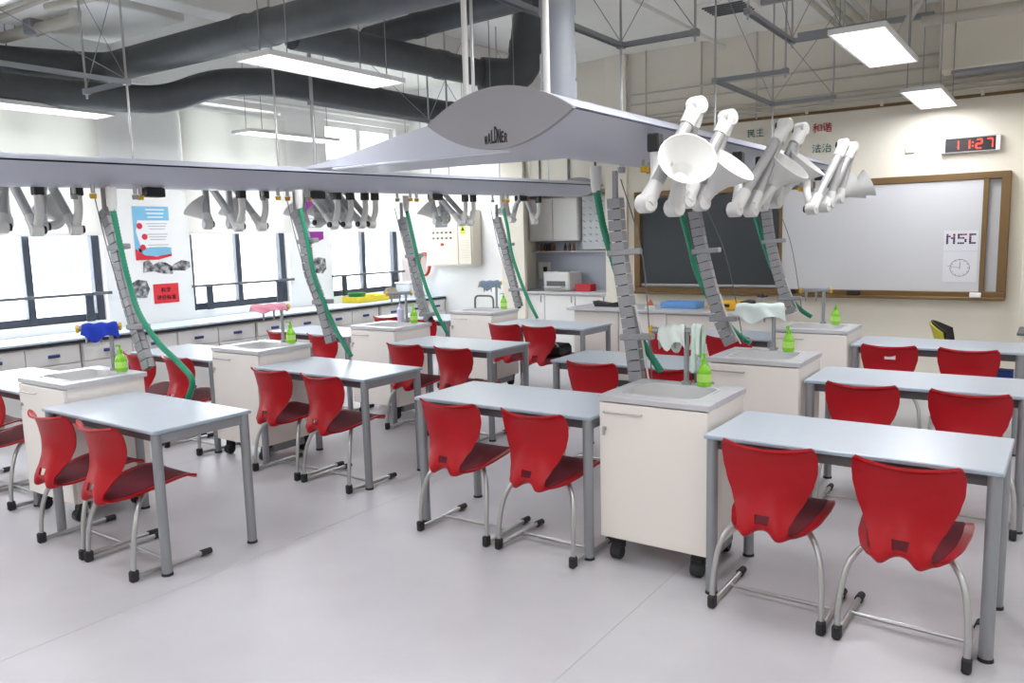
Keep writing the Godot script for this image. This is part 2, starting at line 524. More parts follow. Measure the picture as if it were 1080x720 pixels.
func make_front_wall_things() -> void:
	# long board: dark screen and sliding whiteboard in one brown frame
	var z := -8.99
	var t := thing("sliding_board", "long brown framed board with dark screen and white sliding panel", "board", Vector3(-2.455, 0.93, z))
	var W := 3.97
	var Hh := 1.23
	var dx := 2.455
	for y in [0.03, Hh - 0.035]:
		part(t, "frame_rail", B.new().box(Vector3(0, y, 0.04), Vector3(W, 0.07, 0.1), 0.006), M.brown)
	for x in [-W / 2 + 0.04, W / 2 - 0.04]:
		part(t, "frame_post", B.new().box(Vector3(x, Hh / 2, 0.0405), Vector3(0.0801, Hh - 0.13, 0.099), 0.004), M.brown)
	part(t, "backing", B.new().box(Vector3(0, Hh / 2, 0.01), Vector3(W - 0.1, Hh - 0.1, 0.02)), M.whiteboard)
	var sc := part(t, "screen", B.new().box(Vector3((-4.36 - 2.65) / 2 + dx, Hh / 2, 0.03), Vector3(1.71, Hh - 0.16, 0.03), 0.004), M.screen, Transform3D.IDENTITY, "dark grey display panel")
	part(sc, "screen_edge", B.new().box(Vector3((-4.36 - 2.65) / 2 + dx, 0.09, 0.05), Vector3(1.71, 0.025, 0.02), 0.003), M.arm_grey)
	var wb := part(t, "whiteboard_panel", B.new().box(Vector3((-2.63 - 0.69) / 2 + dx, Hh / 2, 0.065), Vector3(1.94, Hh - 0.12, 0.02), 0.004), M.whiteboard, Transform3D.IDENTITY, "white sliding writing panel")
	part(wb, "panel_edge", B.new().box(Vector3(-0.675 + dx, Hh / 2, 0.075), Vector3(0.045, Hh - 0.1, 0.03), 0.004), M.brown)
	part(wb, "panel_edge", B.new().box(Vector3(-2.64 + dx, Hh / 2, 0.075), Vector3(0.035, Hh - 0.1, 0.03), 0.004), M.brown)
	part(t, "tray", B.new().box(Vector3(0, -0.005, 0.1), Vector3(W, 0.03, 0.08), 0.005), M.brown)
	for e in [[-2.52, "black board eraser on the tray beside the dark screen"], [-1.85, "black board eraser on the tray under the white panel"]]:
		solo("board_eraser", B.new().box(Vector3(e[0], 0.9665, -8.872), Vector3(0.13, 0.05, 0.045), 0.008), M.black, e[1], "eraser", "erasers on the board tray")
	solo("chalk_box", B.new().box(Vector3(-0.72, 0.964, -8.87), Vector3(0.1, 0.045, 0.05), 0.004), M.paper, "small white box on the tray at the board corner", "box")
	# two printed sheets on the whiteboard
	var sheet_m := mat(rgb(218, 218, 222), 0.8)
	var ps := thing("paper_sheet", "white sheet with block letters in coloured squares on whiteboard", "paper", Vector3(-0.87, 1.5, -8.912))
	part(ps, "sheet", B.new().box(Vector3.ZERO, Vector3(0.3, 0.2, 0.001)), sheet_m)
	var rows := ["#..#.####.###", "##.#.#....#..", "#.##.###..#..", "#..#....#.#..", "#..#....#.#..", "#..#.###..###"]
	var navy := mat(rgb(52, 48, 84), 0.8)
	var plum := mat(rgb(176, 66, 88), 0.8)
	for r in 6:
		for c in 13:
			if rows[r][c] == "#":
				part(ps, "print_cell", B.new().box(Vector3(-0.12 + c * 0.02, 0.06 - r * 0.017, 0.0015), Vector3(0.019, 0.016, 0.0006)), plum if (r * 5 + c * 3) % 7 == 0 else navy)
	var pc := thing("paper_sheet", "white sheet with a printed clock dial on the whiteboard", "paper", Vector3(-0.87, 1.24, -8.912))
	part(pc, "sheet", B.new().box(Vector3.ZERO, Vector3(0.3, 0.3, 0.001)), sheet_m)
	var ring: Array = []
	for k in 33:
		ring.append(Vector3(cos(TAU * k / 32) * 0.085, sin(TAU * k / 32) * 0.085 - 0.01, 0.001))
	part(pc, "dial_ring", B.new().tube(ring, 0.002, 5, false), navy)
	for k in 12:
		var d := Vector3(cos(TAU * k / 12), sin(TAU * k / 12), 0)
		part(pc, "dial_mark", B.new().tube([d * 0.068 + Vector3(0, -0.01, 0.001), d * 0.08 + Vector3(0, -0.01, 0.001)], 0.002, 5), navy)
	part(pc, "dial_hand", B.new().tube([Vector3(0, -0.02, 0.001), Vector3(0, 0.045, 0.001)], 0.0022, 5), navy)
	part(pc, "dial_hand", B.new().tube([Vector3(0.0, -0.01, 0.001), Vector3(-0.11, 0.01, 0.001)], 0.0014, 5), navy)
	# digital clock
	var ck := thing("digital_clock", "wall clock with red digits 11:27 in a silver case", "clock", Vector3(-0.832, 2.435, -8.97))
	part(ck, "case", B.new().box(Vector3.ZERO, Vector3(0.5, 0.155, 0.06), 0.004), M.arm_grey)
	part(ck, "face", B.new().box(Vector3(0, 0, 0.03), Vector3(0.43, 0.13, 0.006)), M.black)
	part(ck, "end_block", B.new().box(Vector3(-0.235, 0, 0.02), Vector3(0.035, 0.14, 0.05), 0.003), M.cabinet_white)
	part(ck, "end_block", B.new().box(Vector3(0.235, 0, 0.02), Vector3(0.035, 0.14, 0.05), 0.003), M.cabinet_white)
	var led := glow(rgb(255, 60, 40), 1.6)
	var seg := {"1": "bc", "2": "abged", "7": "abc"}
	var digits := [["1", -0.125], ["1", -0.03], ["2", 0.075], ["7", 0.165]]
	for d in digits:
		var bb := B.new()
		for s in seg[d[0]]:
			var w2 := 0.024
			var h2 := 0.042
			var p: Array = {"a": [0, h2, 1], "b": [w2, h2 / 2, 0], "c": [w2, -h2 / 2, 0], "d": [0, -h2, 1], "e": [-w2, -h2 / 2, 0], "f": [-w2, h2 / 2, 0], "g": [0, 0, 1]}[s]
			bb.box(Vector3(p[0], p[1], 0), Vector3(0.042 if p[2] == 1 else 0.011, 0.011 if p[2] == 1 else 0.036, 0.003))
		part(ck, "digit", bb, led, Transform3D(Basis.IDENTITY, Vector3(d[1], 0, 0.035)), "red lit digit " + d[0])
	part(ck, "colon", B.new().box(Vector3(0.022, 0.018, 0.035), Vector3(0.01, 0.01, 0.003)).box(Vector3(0.022, -0.018, 0.035), Vector3(0.01, 0.01, 0.003)), led)
	var cl := OmniLight3D.new()
	cl.name = "clock_glow"
	cl.position = Vector3(-0.83, 2.435, -8.9)
	cl.light_color = rgb(255, 60, 40)
	cl.light_energy = 0.004
	cl.omni_range = 15.0
	cl.omni_attenuation = 2.0
	cl.shadow_enabled = true
	add_child(cl)
	solo("wall_socket_plate", B.new().box(Vector3(-1.37, 2.44, -8.99), Vector3(0.09, 0.09, 0.02), 0.004), M.wall, "blank cream socket plate on the wall beside the digital clock", "plate")
	# characters on the wall
	var teal := mat(rgb(38, 122, 122), 0.7)
	var crim := mat(rgb(196, 42, 84), 0.7)
	hanzi("wall_lettering", "teal characters 民主 on the front wall behind the boom", ["民", "主"], Vector3(-3.06, 2.70, -8.992), 0.1, teal)
	hanzi("wall_lettering", "crimson characters 和谐 on the front wall", ["和", "谐"], Vector3(-2.34, 2.69, -8.992), 0.105, crim)
	hanzi("wall_lettering", "teal characters 法治 on the front wall under the crimson ones", ["法", "治"], Vector3(-2.34, 2.47, -8.992), 0.105, teal)
	# control cabinet
	var beige := mat(rgb(222, 215, 198), 0.45)
	var cc := thing("control_cabinet", "beige wall control cabinet with screen, buttons and yellow warning label", "cabinet", Vector3(-7.32, 1.26, -8.99))
	part(cc, "body", B.new().box(Vector3(0, 0.4, 0.1), Vector3(0.86, 0.8, 0.2), 0.006), beige)
	part(cc, "door", B.new().box(Vector3(-0.12, 0.4, 0.205), Vector3(0.58, 0.76, 0.02), 0.005), beige)
	var sp := part(cc, "side_door", B.new().box(Vector3(0.3, 0.4, 0.205), Vector3(0.22, 0.76, 0.02), 0.005), beige)
	for k in 8:
		part(sp, "vent_slot", B.new().box(Vector3(0.3, 0.12 + k * 0.035, 0.2165), Vector3(0.14, 0.006, 0.003)), M.conduit)
	part(sp, "warning_label", B.new().box(Vector3(0.27, 0.52, 0.216), Vector3(0.09, 0.13, 0.002)), mat(rgb(204, 216, 60), 0.6), Transform3D.IDENTITY, "yellow-green warning label")
	part(sp, "warning_triangle", B.new().prism(PackedVector2Array([Vector2(0.24, 0.5), Vector2(0.3, 0.5), Vector2(0.27, 0.56)]), 0.001, Transform3D(Basis.IDENTITY, Vector3(0, 0, 0.2172))), M.black)
	part(cc, "screen", B.new().box(Vector3(-0.12, 0.65, 0.217), Vector3(0.2, 0.16, 0.006), 0.002), mat(rgb(106, 112, 116), 0.25))
	part(cc, "screen_bezel", B.new().box(Vector3(-0.12, 0.65, 0.2155), Vector3(0.225, 0.185, 0.004), 0.001), M.grey_dark)
	for r in 2:
		for c in 5:
			part(cc, "button", B.new().tube([Vector3(-0.27 + c * 0.08, 0.48 - r * 0.08, 0.21), Vector3(-0.27 + c * 0.08, 0.48 - r * 0.08, 0.235)], 0.014, 10), M.grey_dark if c < 4 else mat(rgb(160, 34, 38), 0.4))
	part(cc, "emergency_button", B.new().tube([Vector3(-0.11, 0.31, 0.21), Vector3(-0.11, 0.31, 0.24)], 0.02, 12), mat(rgb(190, 30, 34), 0.4))
	# red hose reel beside the cabinet
	var hr := thing("wall_hose_reel", "small red hose coil hanging on the wall beside the control cabinet", "hose", Vector3(-7.93, 1.28, -8.93))
	var coil: Array = []
	for k in 49:
		coil.append(Vector3(cos(TAU * k / 16) * 0.11, sin(TAU * k / 16) * 0.17, -0.03 + k * 0.0012))
	part(hr, "coil", B.new().tube(coil, 0.013, 7), mat(rgb(206, 74, 58), 0.5))
	part(hr, "hook", B.new().box(Vector3(0, 0.15, -0.03), Vector3(0.03, 0.05, 0.06), 0.004), M.steel)
	# preparation nook
	var nz := -9.62
	var bc := thing("base_cabinet", "white base cabinet with grey worktop in the wall recess", "cabinet", Vector3(-5.6, 0, -9.3))
	part(bc, "body", B.new().span(Vector3(-0.73, 0.08, -0.31), Vector3(0.73, 0.87, 0.28), 0.004), M.cabinet_white)
	part(bc, "worktop", B.new().span(Vector3(-0.74, 0.87, -0.31), Vector3(0.735, 0.9, 0.34), 0.004), M.worktop)
	for k in 3:
		var d := part(bc, "door", B.new().box(Vector3(-0.485 + k * 0.485, 0.47, 0.29), Vector3(0.475, 0.76, 0.02), 0.004), M.cabinet_white)
		part(d, "handle", B.new().box(Vector3(-0.3 + k * 0.485, 0.8, 0.305), Vector3(0.014, 0.09, 0.012), 0.003), M.steel)
	solo("backsplash", B.new().span(Vector3(-6.34, 0.9, nz + 0.002), Vector3(-4.87, 1.6, nz + 0.012)), mat(rgb(176, 182, 194), 0.4), "pale blue-grey splash panel behind the recess worktop", "panel")
	var uc := thing("wall_cabinet", "white two-door wall cabinet at the top of the recess", "cabinet", Vector3(-5.85, 1.58, -9.35))
	part(uc, "body", B.new().span(Vector3(-0.48, 0, -0.26), Vector3(0.32, 0.6, -0.06), 0.004), M.cabinet_white)
	for k in 2:
		part(uc, "door", B.new().box(Vector3(-0.28 + k * 0.4, 0.3, -0.05), Vector3(0.39, 0.58, 0.02), 0.004), M.cabinet_white)
	var pg := thing("drying_rack", "grey pegged drying board hanging in the wall recess", "rack", Vector3(-5.13, 1.46, -9.44))
	part(pg, "board", B.new().span(Vector3(-0.36, 0, -0.03), Vector3(0.22, 0.72, -0.01), 0.004), mat(rgb(196, 201, 205), 0.35))
	for r in 7:
		for c in 6:
			part(pg, "peg", B.new().tube([Vector3(-0.31 + c * 0.095, 0.1 + r * 0.09, -0.01), Vector3(-0.31 + c * 0.095, 0.12 + r * 0.09, 0.05)], 0.005, 6), M.arm_grey)
	solo("recess_shelf", B.new().span(Vector3(-6.34, 1.42, nz + 0.012), Vector3(-4.88, 1.44, nz + 0.16), 0.003), M.worktop, "thin grey shelf with small bottles in the recess", "shelf")
	for k in 7:
		var bx := -6.22 + k * 0.07 + (0.12 if k > 3 else 0.0)
		solo("reagent_bottle", B.new().lathe([Vector2(0, 0), Vector2(0.022, 0), Vector2(0.022, 0.07), Vector2(0.01, 0.085), Vector2(0.012, 0.105), Vector2(0, 0.105)], 10), mat([rgb(150, 90, 40), rgb(70, 40, 26), rgb(60, 60, 66)][k % 3], 0.25), "%s reagent bottle, %s on the recess shelf counting from the window end" % [["amber", "dark brown", "charcoal"][k % 3], ["first", "second", "third", "fourth", "fifth", "sixth", "last"][k]], "bottle", "bottles on the recess shelf", Vector3(bx, 1.44, nz + 0.08))
	var pr := thing("printer", "white desktop printer on the recess worktop", "printer", Vector3(-5.74, 0.9, -9.3))
	part(pr, "body", B.new().box(Vector3(0, 0.13, -0.02), Vector3(0.42, 0.26, 0.36), 0.02), M.white_plastic)
	part(pr, "paper_slot", B.new().box(Vector3(0, 0.1, 0.155), Vector3(0.3, 0.07, 0.02), 0.003), M.grey_dark)
	part(pr, "paper_tray", B.new().box(Vector3(0, 0.06, 0.2), Vector3(0.28, 0.015, 0.14), 0.004), M.white_plastic)
	part(pr, "control_strip", B.new().box(Vector3(0.05, 0.262, 0.02), Vector3(0.16, 0.008, 0.08), 0.002), M.black)
	solo("red_box", B.new().box(Vector3(0, 0.05, 0), Vector3(0.24, 0.1, 0.16), 0.006), mat(rgb(186, 26, 44), 0.4), "red box on the worktop beside the white printer", "box", "", Vector3(-5.32, 0.9, -9.22))
	var fo := thing("socket_box", "white double socket box on the recess splash panel", "socket", Vector3(-6.2, 1.16, nz + 0.03))
	part(fo, "box", B.new().box(Vector3.ZERO, Vector3(0.18, 0.24, 0.05), 0.006), M.white_plastic)
	part(fo, "plug", B.new().box(Vector3(0.03, 0.02, 0.04), Vector3(0.05, 0.07, 0.04), 0.008), M.black)
	var nt := thing("nook_tap", "chrome swan-neck tap over the recess worktop", "tap", Vector3(-4.98, 0.9, -9.4))
	part(nt, "neck", B.new().tube(smooth_path([Vector3(0, 0, 0), Vector3(0, 0.25, 0), Vector3(0, 0.33, 0.06), Vector3(0, 0.28, 0.13)]), 0.012, 8), M.chrome_tube)
	part(nt, "base", B.new().lathe([Vector2(0.03, 0), Vector2(0.025, 0.03), Vector2(0, 0.03)], 12), M.chrome_tube)
	part(nt, "lever", B.new().box(Vector3(0.04, 0.05, 0), Vector3(0.07, 0.012, 0.014), 0.003), M.chrome_tube)

const GLYPH := {
	"民": [[1, 9, 8, 9, 8, 6.5], [1.5, 6.5, 8, 6.5], [1.5, 9, 1.5, 0.8, 3.5, 1.8], [1.5, 4, 9, 4], [5, 6.5, 6, 2.5, 9, 0.3, 9.3, 2]],
	"主": [[4.5, 10, 5.5, 8.8], [1.2, 8, 8.8, 8], [1.8, 4.8, 8.2, 4.8], [0.5, 0.8, 9.5, 0.8], [5, 8, 5, 0.8]],
	"和": [[4, 9.6, 1, 8.6], [0.5, 6.5, 5.3, 6.5], [2.9, 9.2, 2.9, 0], [2.9, 6.3, 0.5, 2.5], [2.9, 6.3, 5, 3.5], [6, 8, 6, 1.2], [6, 8, 9.4, 8, 9.4, 1.2], [6, 2, 9.4, 2]],
	"谐": [[1, 9.5, 2, 8.5], [0.5, 6, 2, 6, 2, 1.5, 3, 2.5], [4, 9.5, 4, 5.5, 5.6, 6.2], [4, 7.6, 6, 7.6], [7, 9.5, 7, 5.8, 9.5, 5.8], [7, 7.4, 9.2, 8.4], [6.3, 5.3, 5.6, 4.4], [4.6, 4.2, 4.6, 0], [4.6, 4.2, 8.8, 4.2, 8.8, 0, 4.6, 0], [4.6, 2.2, 8.8, 2.2]],
	"法": [[1, 9.2, 2, 8.4], [0.5, 6.6, 1.6, 5.8], [0.6, 0.8, 2.4, 4], [3.8, 7.8, 9.2, 7.8], [6.5, 9.8, 6.5, 4.9], [3.3, 4.9, 9.6, 4.9], [5.8, 4.9, 4, 1.2, 8.6, 1.6], [7.6, 3, 9, 0.6]],
	"治": [[1, 9.2, 2, 8.4], [0.5, 6.6, 1.6, 5.8], [0.6, 0.8, 2.4, 4], [5.8, 9.6, 4.2, 6.2, 8.6, 6.6], [7.6, 8, 9.2, 5.8], [4.4, 4.4, 4.4, 0.4], [4.4, 4.4, 8.8, 4.4, 8.8, 0.4], [4.4, 0.9, 8.8, 0.9]],
	"科": [[3.6, 9.4, 1, 8.4], [0.4, 6.4, 4.6, 6.4], [2.6, 9, 2.6, 0], [2.6, 6.2, 0.5, 2.6], [2.6, 6.2, 4.4, 4], [5.6, 8.6, 6.6, 7.6], [5.4, 6, 6.4, 5], [4.8, 2.6, 9.8, 3.6], [8, 9.6, 8, 0]],
	"学": [[2, 9.4, 3, 8], [5, 9.8, 5.4, 8.4], [8.2, 9.6, 7, 8], [1, 6, 1, 7.4, 9, 7.4, 8.6, 6], [3, 5.6, 7, 5.6, 5.2, 4], [5.2, 4, 5.2, 0.2, 4, 0.6], [0.8, 3, 9.4, 3]],
	"评": [[1, 9.5, 2, 8.5], [0.5, 6, 2, 6, 2, 1.5, 3.2, 2.6], [3.8, 8.6, 9.2, 8.6], [4.8, 7.4, 5.4, 5.6], [8.6, 7.6, 7.8, 5.6], [3.4, 4.4, 9.8, 4.4], [6.6, 8.6, 6.6, 0]],
	"价": [[3, 9.6, 0.5, 5.4], [1.9, 7.4, 1.9, 0], [6.4, 9.8, 3.6, 5.4], [6.4, 9.8, 9.6, 5.6], [5, 5, 5, 2, 4.2, 0.2], [7.8, 5, 7.8, 0]],
	"标": [[0.4, 7, 4.2, 7], [2.3, 9.6, 2.3, 0], [2.3, 6.8, 0.4, 3.4], [2.4, 6, 4, 4.6], [5, 8.4, 9.2, 8.4], [4.4, 5.4, 9.8, 5.4], [7, 5.4, 7, 0.2, 6.2, 0.8], [5.6, 4, 4.6, 1.4], [8.4, 4, 9.6, 1.4]],
	"准": [[0.8, 8.6, 1.9, 7], [0.6, 1, 2.4, 4.2], [4.6, 9.6, 3, 6], [3.8, 7.4, 3.8, 0], [6.6, 9.8, 7.2, 8.4], [3.8, 7.6, 9.4, 7.6], [3.8, 5.2, 9, 5.2], [3.8, 2.8, 9, 2.8], [3.8, 0.4, 9.8, 0.4], [6.6, 7.6, 6.6, 0.4]],
}

func glyph_mesh(ch: String, size: float, thick: float) -> B:
	var b := B.new()
	for st in GLYPH[ch]:
		for k in range(0, st.size() - 2, 2):
			var p := Vector3(st[k], st[k + 1], 0) * size / 10.0
			var q := Vector3(st[k + 2], st[k + 3], 0) * size / 10.0
			var d := q - p
			b.box((p + q) * 0.5, Vector3(d.length() + thick * 0.6, thick, 0.003), 0.0, Basis(Vector3.BACK, atan2(d.y, d.x)))
	return b

func hanzi(called: String, label: String, chars: Array, at: Vector3, size: float, m: Material) -> void:
	var t := thing(called, label, "lettering", at, 0.0)
	for i in chars.size():
		part(t, "character", glyph_mesh(chars[i], size * 0.92, size * 0.075), m, Transform3D(Basis.IDENTITY, Vector3(i * size, 0, 0)))

func make_counter() -> void:
	var ct := thing("window_counter", "long pale blue worktop with dark edge under the windows", "worktop", Vector3(-7.895, 0.78, -4.5))
	part(ct, "worktop", B.new().span(Vector3(-0.3, 0.012, -4.49), Vector3(0.305, 0.035, 5.7), 0.003), M.counter_top)
	part(ct, "edge_band", B.new().span(Vector3(0.285, -0.012, -4.49), Vector3(0.316, 0.016, 5.7), 0.002), M.counter_edge)
	var cs := [1.0, 0.0, -1.0, -2.08, -3.1, -4.1, -5.08, -6.08, -7.08, -8.1]
	var proto: Node3D
	for i in cs.size():
		var z: float = cs[i]
		var lab := "white window counter cabinet with blue drawer pulls, number %d counting from the back" % (i + 1)
		lab = "white cabinet with blue drawer pulls, %s along the window counter from the control cabinet" % ["tenth", "ninth", "eighth", "seventh", "sixth", "fifth", "fourth", "third", "second", "first"][i]
		if proto:
			copy(proto, lab, Vector3(-7.9, 0, z), 0.0, "cabinets under the window counter")
			continue
		proto = thing("counter_cabinet", lab, "cabinet", Vector3(-7.9, 0, z), 0.0, "cabinets under the window counter")
		part(proto, "body", B.new().span(Vector3(-0.29, 0.09, -0.49), Vector3(0.29, 0.7675, 0.49), 0.003), M.cabinet_white)
		part(proto, "plinth", B.new().span(Vector3(-0.29, 0.0, -0.49), Vector3(0.24, 0.09, 0.49)), M.grey_dark)
		for s in [-1, 1]:
			var d := part(proto, "drawer", B.new().box(Vector3(0.3, 0.675, s * 0.243), Vector3(0.02, 0.165, 0.478), 0.004), M.cabinet_white)
			part(d, "pull", B.new().tube([Vector3(0.312, 0.672, s * 0.243 - 0.05), Vector3(0.312, 0.672, s * 0.243 + 0.05)], 0.016, 10), M.blue_handle, Transform3D.IDENTITY, "dark blue drawer pull")
			var dd := part(proto, "door", B.new().box(Vector3(0.3, 0.34, s * 0.243), Vector3(0.02, 0.485, 0.478), 0.004), M.cabinet_white)
			part(dd, "pull", B.new().tube([Vector3(0.312, 0.52, s * 0.05 - 0.0), Vector3(0.312, 0.42, s * 0.05)], 0.014, 10), M.blue_handle)
	var hf := thing("counter_cabinet_narrow", "narrow white cabinet with one blue pull at the counter end by the control cabinet", "cabinet", Vector3(-7.9, 0, -8.79))
	part(hf, "body", B.new().span(Vector3(-0.29, 0.09, -0.195), Vector3(0.29, 0.7675, 0.19), 0.003), M.cabinet_white)
	part(hf, "plinth", B.new().span(Vector3(-0.29, 0.0, -0.195), Vector3(0.24, 0.09, 0.19)), M.grey_dark)
	var d2 := part(hf, "drawer", B.new().box(Vector3(0.3, 0.675, 0), Vector3(0.02, 0.165, 0.37), 0.004), M.cabinet_white)
	part(d2, "pull", B.new().tube([Vector3(0.312, 0.672, -0.05), Vector3(0.312, 0.672, 0.05)], 0.016, 10), M.blue_handle)
	part(hf, "door", B.new().box(Vector3(0.3, 0.34, 0), Vector3(0.02, 0.485, 0.37), 0.004), M.cabinet_white)

func make_panels() -> void:
	var spots := [[-1.1, -5.62, "between the lettered boom and the strut frames"], [-1.1, -8.18, "over the digital clock"], [-4.25, -3.77, "over the gap between the two booms"], [-4.25, -6.3, "over the front table rows between the booms"], [-7.1, -3.15, "over the window counter near the blue poster"], [-7.1, -5.8, "over the counter by the second poster"], [-7.1, -8.3, "over the control cabinet"],
		[-1.1, -2.9, "over the aisle at the rear tables"], [-1.1, -0.2, "over the rear of the room"], [-4.25, -1.1, "over the rear tables of the window block"], [-7.1, -0.6, "over the rear of the window counter"], [2.0, -5.62, "along the wall away from the windows, front"], [2.0, -2.9, "along the wall away from the windows, middle"], [2.0, -0.2, "along the wall away from the windows, rear"], [-4.25, 1.6, "over the back wall, centre"], [-1.1, 2.2, "over the back wall by the door side"]]
	var face := glow(rgb(252, 253, 255), 1.9)
	for s in spots:
		var t := thing("ceiling_light", "white suspended light panel " + s[2], "ceiling light", Vector3(s[0], 2.8, s[1]), 0.0, "suspended light panels")
		for e in [[-0.155, 0.0, 0.012, 1.22], [0.155, 0.0, 0.012, 1.22]]:
			part(t, "frame_rail", B.new().box(Vector3(e[0], 0.012, 0), Vector3(0.014, 0.034, 1.23), 0.002), M.cabinet_white)
		for zz in [-0.61, 0.61]:
			part(t, "frame_rail", B.new().box(Vector3(0, 0.012, zz), Vector3(0.31, 0.034, 0.014), 0.002), M.cabinet_white)
		part(t, "diffuser", B.new().box(Vector3(0, 0.004, 0), Vector3(0.296, 0.006, 1.206)), face, Transform3D.IDENTITY, "glowing white diffuser")
		part(t, "back_plate", B.new().box(Vector3(0, 0.02, 0), Vector3(0.296, 0.01, 1.206)), M.cabinet_white)
		for k in [[-0.13, -0.45], [0.13, -0.45], [-0.13, 0.45], [0.13, 0.45]]:
			part(t, "hanger", B.new().tube([Vector3(k[0], 0.02, k[1]), Vector3(k[0], 1.04 if s[0] > -6.0 or s[1] < -5.0 else 0.1, k[1])], 0.004, 6), M.steel)
		var l := AreaLight3D.new()
		l.name = "panel_light"
		l.area_size = Vector2(0.28, 1.18)
		l.area_normalize_energy = true
		l.light_energy = PANEL_ENERGY
		l.light_color = rgb(249, 251, 255)
		l.area_range = 20.0
		l.area_attenuation = 2.0
		l.shadow_enabled = true
		l.position = Vector3(s[0], 2.795, s[1])
		l.rotation_degrees = Vector3(-90, 0, 0)
		add_child(l, true)

func duct(called: String, label: String, pts: Array, r: float, bend: float, m: Material, rings: Array) -> void:
	var t := thing(called, label, "duct", pts[0])
	var loc: Array = []
	for p in pts:
		loc.append(p - pts[0])
	part(t, "pipe", B.new().tube(rounded(loc, bend, 7), r, 20), m)
	for g in rings:   # [segment, share]: collars where two lengths meet
		var a: Vector3 = loc[g[0]]
		var b: Vector3 = loc[g[0] + 1]
		var c := a.lerp(b, g[1])
		var d := (b - a).normalized()
		part(t, "collar", B.new().tube([c - d * 0.06, c - d * 0.055, c + d * 0.055, c + d * 0.06], [r, r + 0.008, r + 0.008, r], 20, false), m)

func strut(t: Node3D, a: Vector3, b: Vector3) -> void:
	# perforated channel: two flanges joined by rungs
	var d := (b - a)
	var n := d.normalized()
	var bas := Basis(n, Vector3.UP, n.cross(Vector3.UP))
	var bb := B.new()
	var mid := (a + b) * 0.5
	for s in [-1.0, 1.0]:
		bb.box(mid + bas * Vector3(0, 0, s * 0.019), Vector3(d.length(), 0.026, 0.003), 0.0, bas)
		bb.box(mid + bas * Vector3(0, 0.0125, s * 0.0135), Vector3(d.length(), 0.002, 0.012), 0.0, bas)
	var k := int(d.length() / 0.07)
	for i in k:
		bb.box(a + d * ((i + 0.5) / k) + Vector3(0, 0.0125, 0), Vector3(0.03, 0.002, 0.038), 0.0, bas)
	part(t, "strut", bb, M.steel)

func strut_frame(label: String, x0: float, x1: float, z0: float, z1: float, y: float, low: float, sides: String) -> void:
	var o := Vector3((x0 + x1) / 2, y, (z0 + z1) / 2)
	var t := thing("strut_frame", label, "frame", o, 0.0, "suspended strut frames")
	var hx := (x1 - x0) / 2
	var hz := (z1 - z0) / 2
	# sides: l, r the long struts; f, n the cross struts; rods stand where struts meet
	if "l" in sides:
		strut(t, Vector3(-hx, 0, -hz), Vector3(-hx, 0, hz))
	if "r" in sides:
		strut(t, Vector3(hx, 0, -hz), Vector3(hx, 0, hz))
	if "f" in sides:
		strut(t, Vector3(-hx, 0, -hz), Vector3(hx, 0, -hz))
	if "n" in sides:
		strut(t, Vector3(-hx, 0, hz), Vector3(hx, 0, hz))
	for sx in [-1.0, 1.0]:
		for sz in [-1.0, 1.0]:
			if not (("l" if sx < 0 else "r") in sides or ("f" if sz < 0 else "n") in sides):
				continue
			var reach := low if ("l" if sx < 0 else "r") in sides else y - 0.05
			part(t, "rod", B.new().tube([Vector3(sx * hx, reach - y, sz * hz), Vector3(sx * hx, 3.84 - y, sz * hz)], 0.008, 8), M.chrome_tube)
			part(t, "plate", B.new().box(Vector3(sx * hx, 0.0, sz * hz), Vector3(0.045, 0.04, 0.045), 0.004), M.steel)
	if "f" in sides:
		part(t, "brace", B.new().tube([Vector3(-hx, 0.02, -hz), Vector3(hx, 0.7, -hz)], 0.003, 5), M.steel)
		part(t, "brace", B.new().tube([Vector3(hx, 0.02, -hz), Vector3(-hx, 0.7, -hz)], 0.003, 5), M.steel)
	part(t, "brace", B.new().tube([Vector3(-hx if "l" in sides else hx, 0.02, -hz), Vector3(-hx if "l" in sides else hx, 0.8, hz)], 0.003, 5), M.steel)

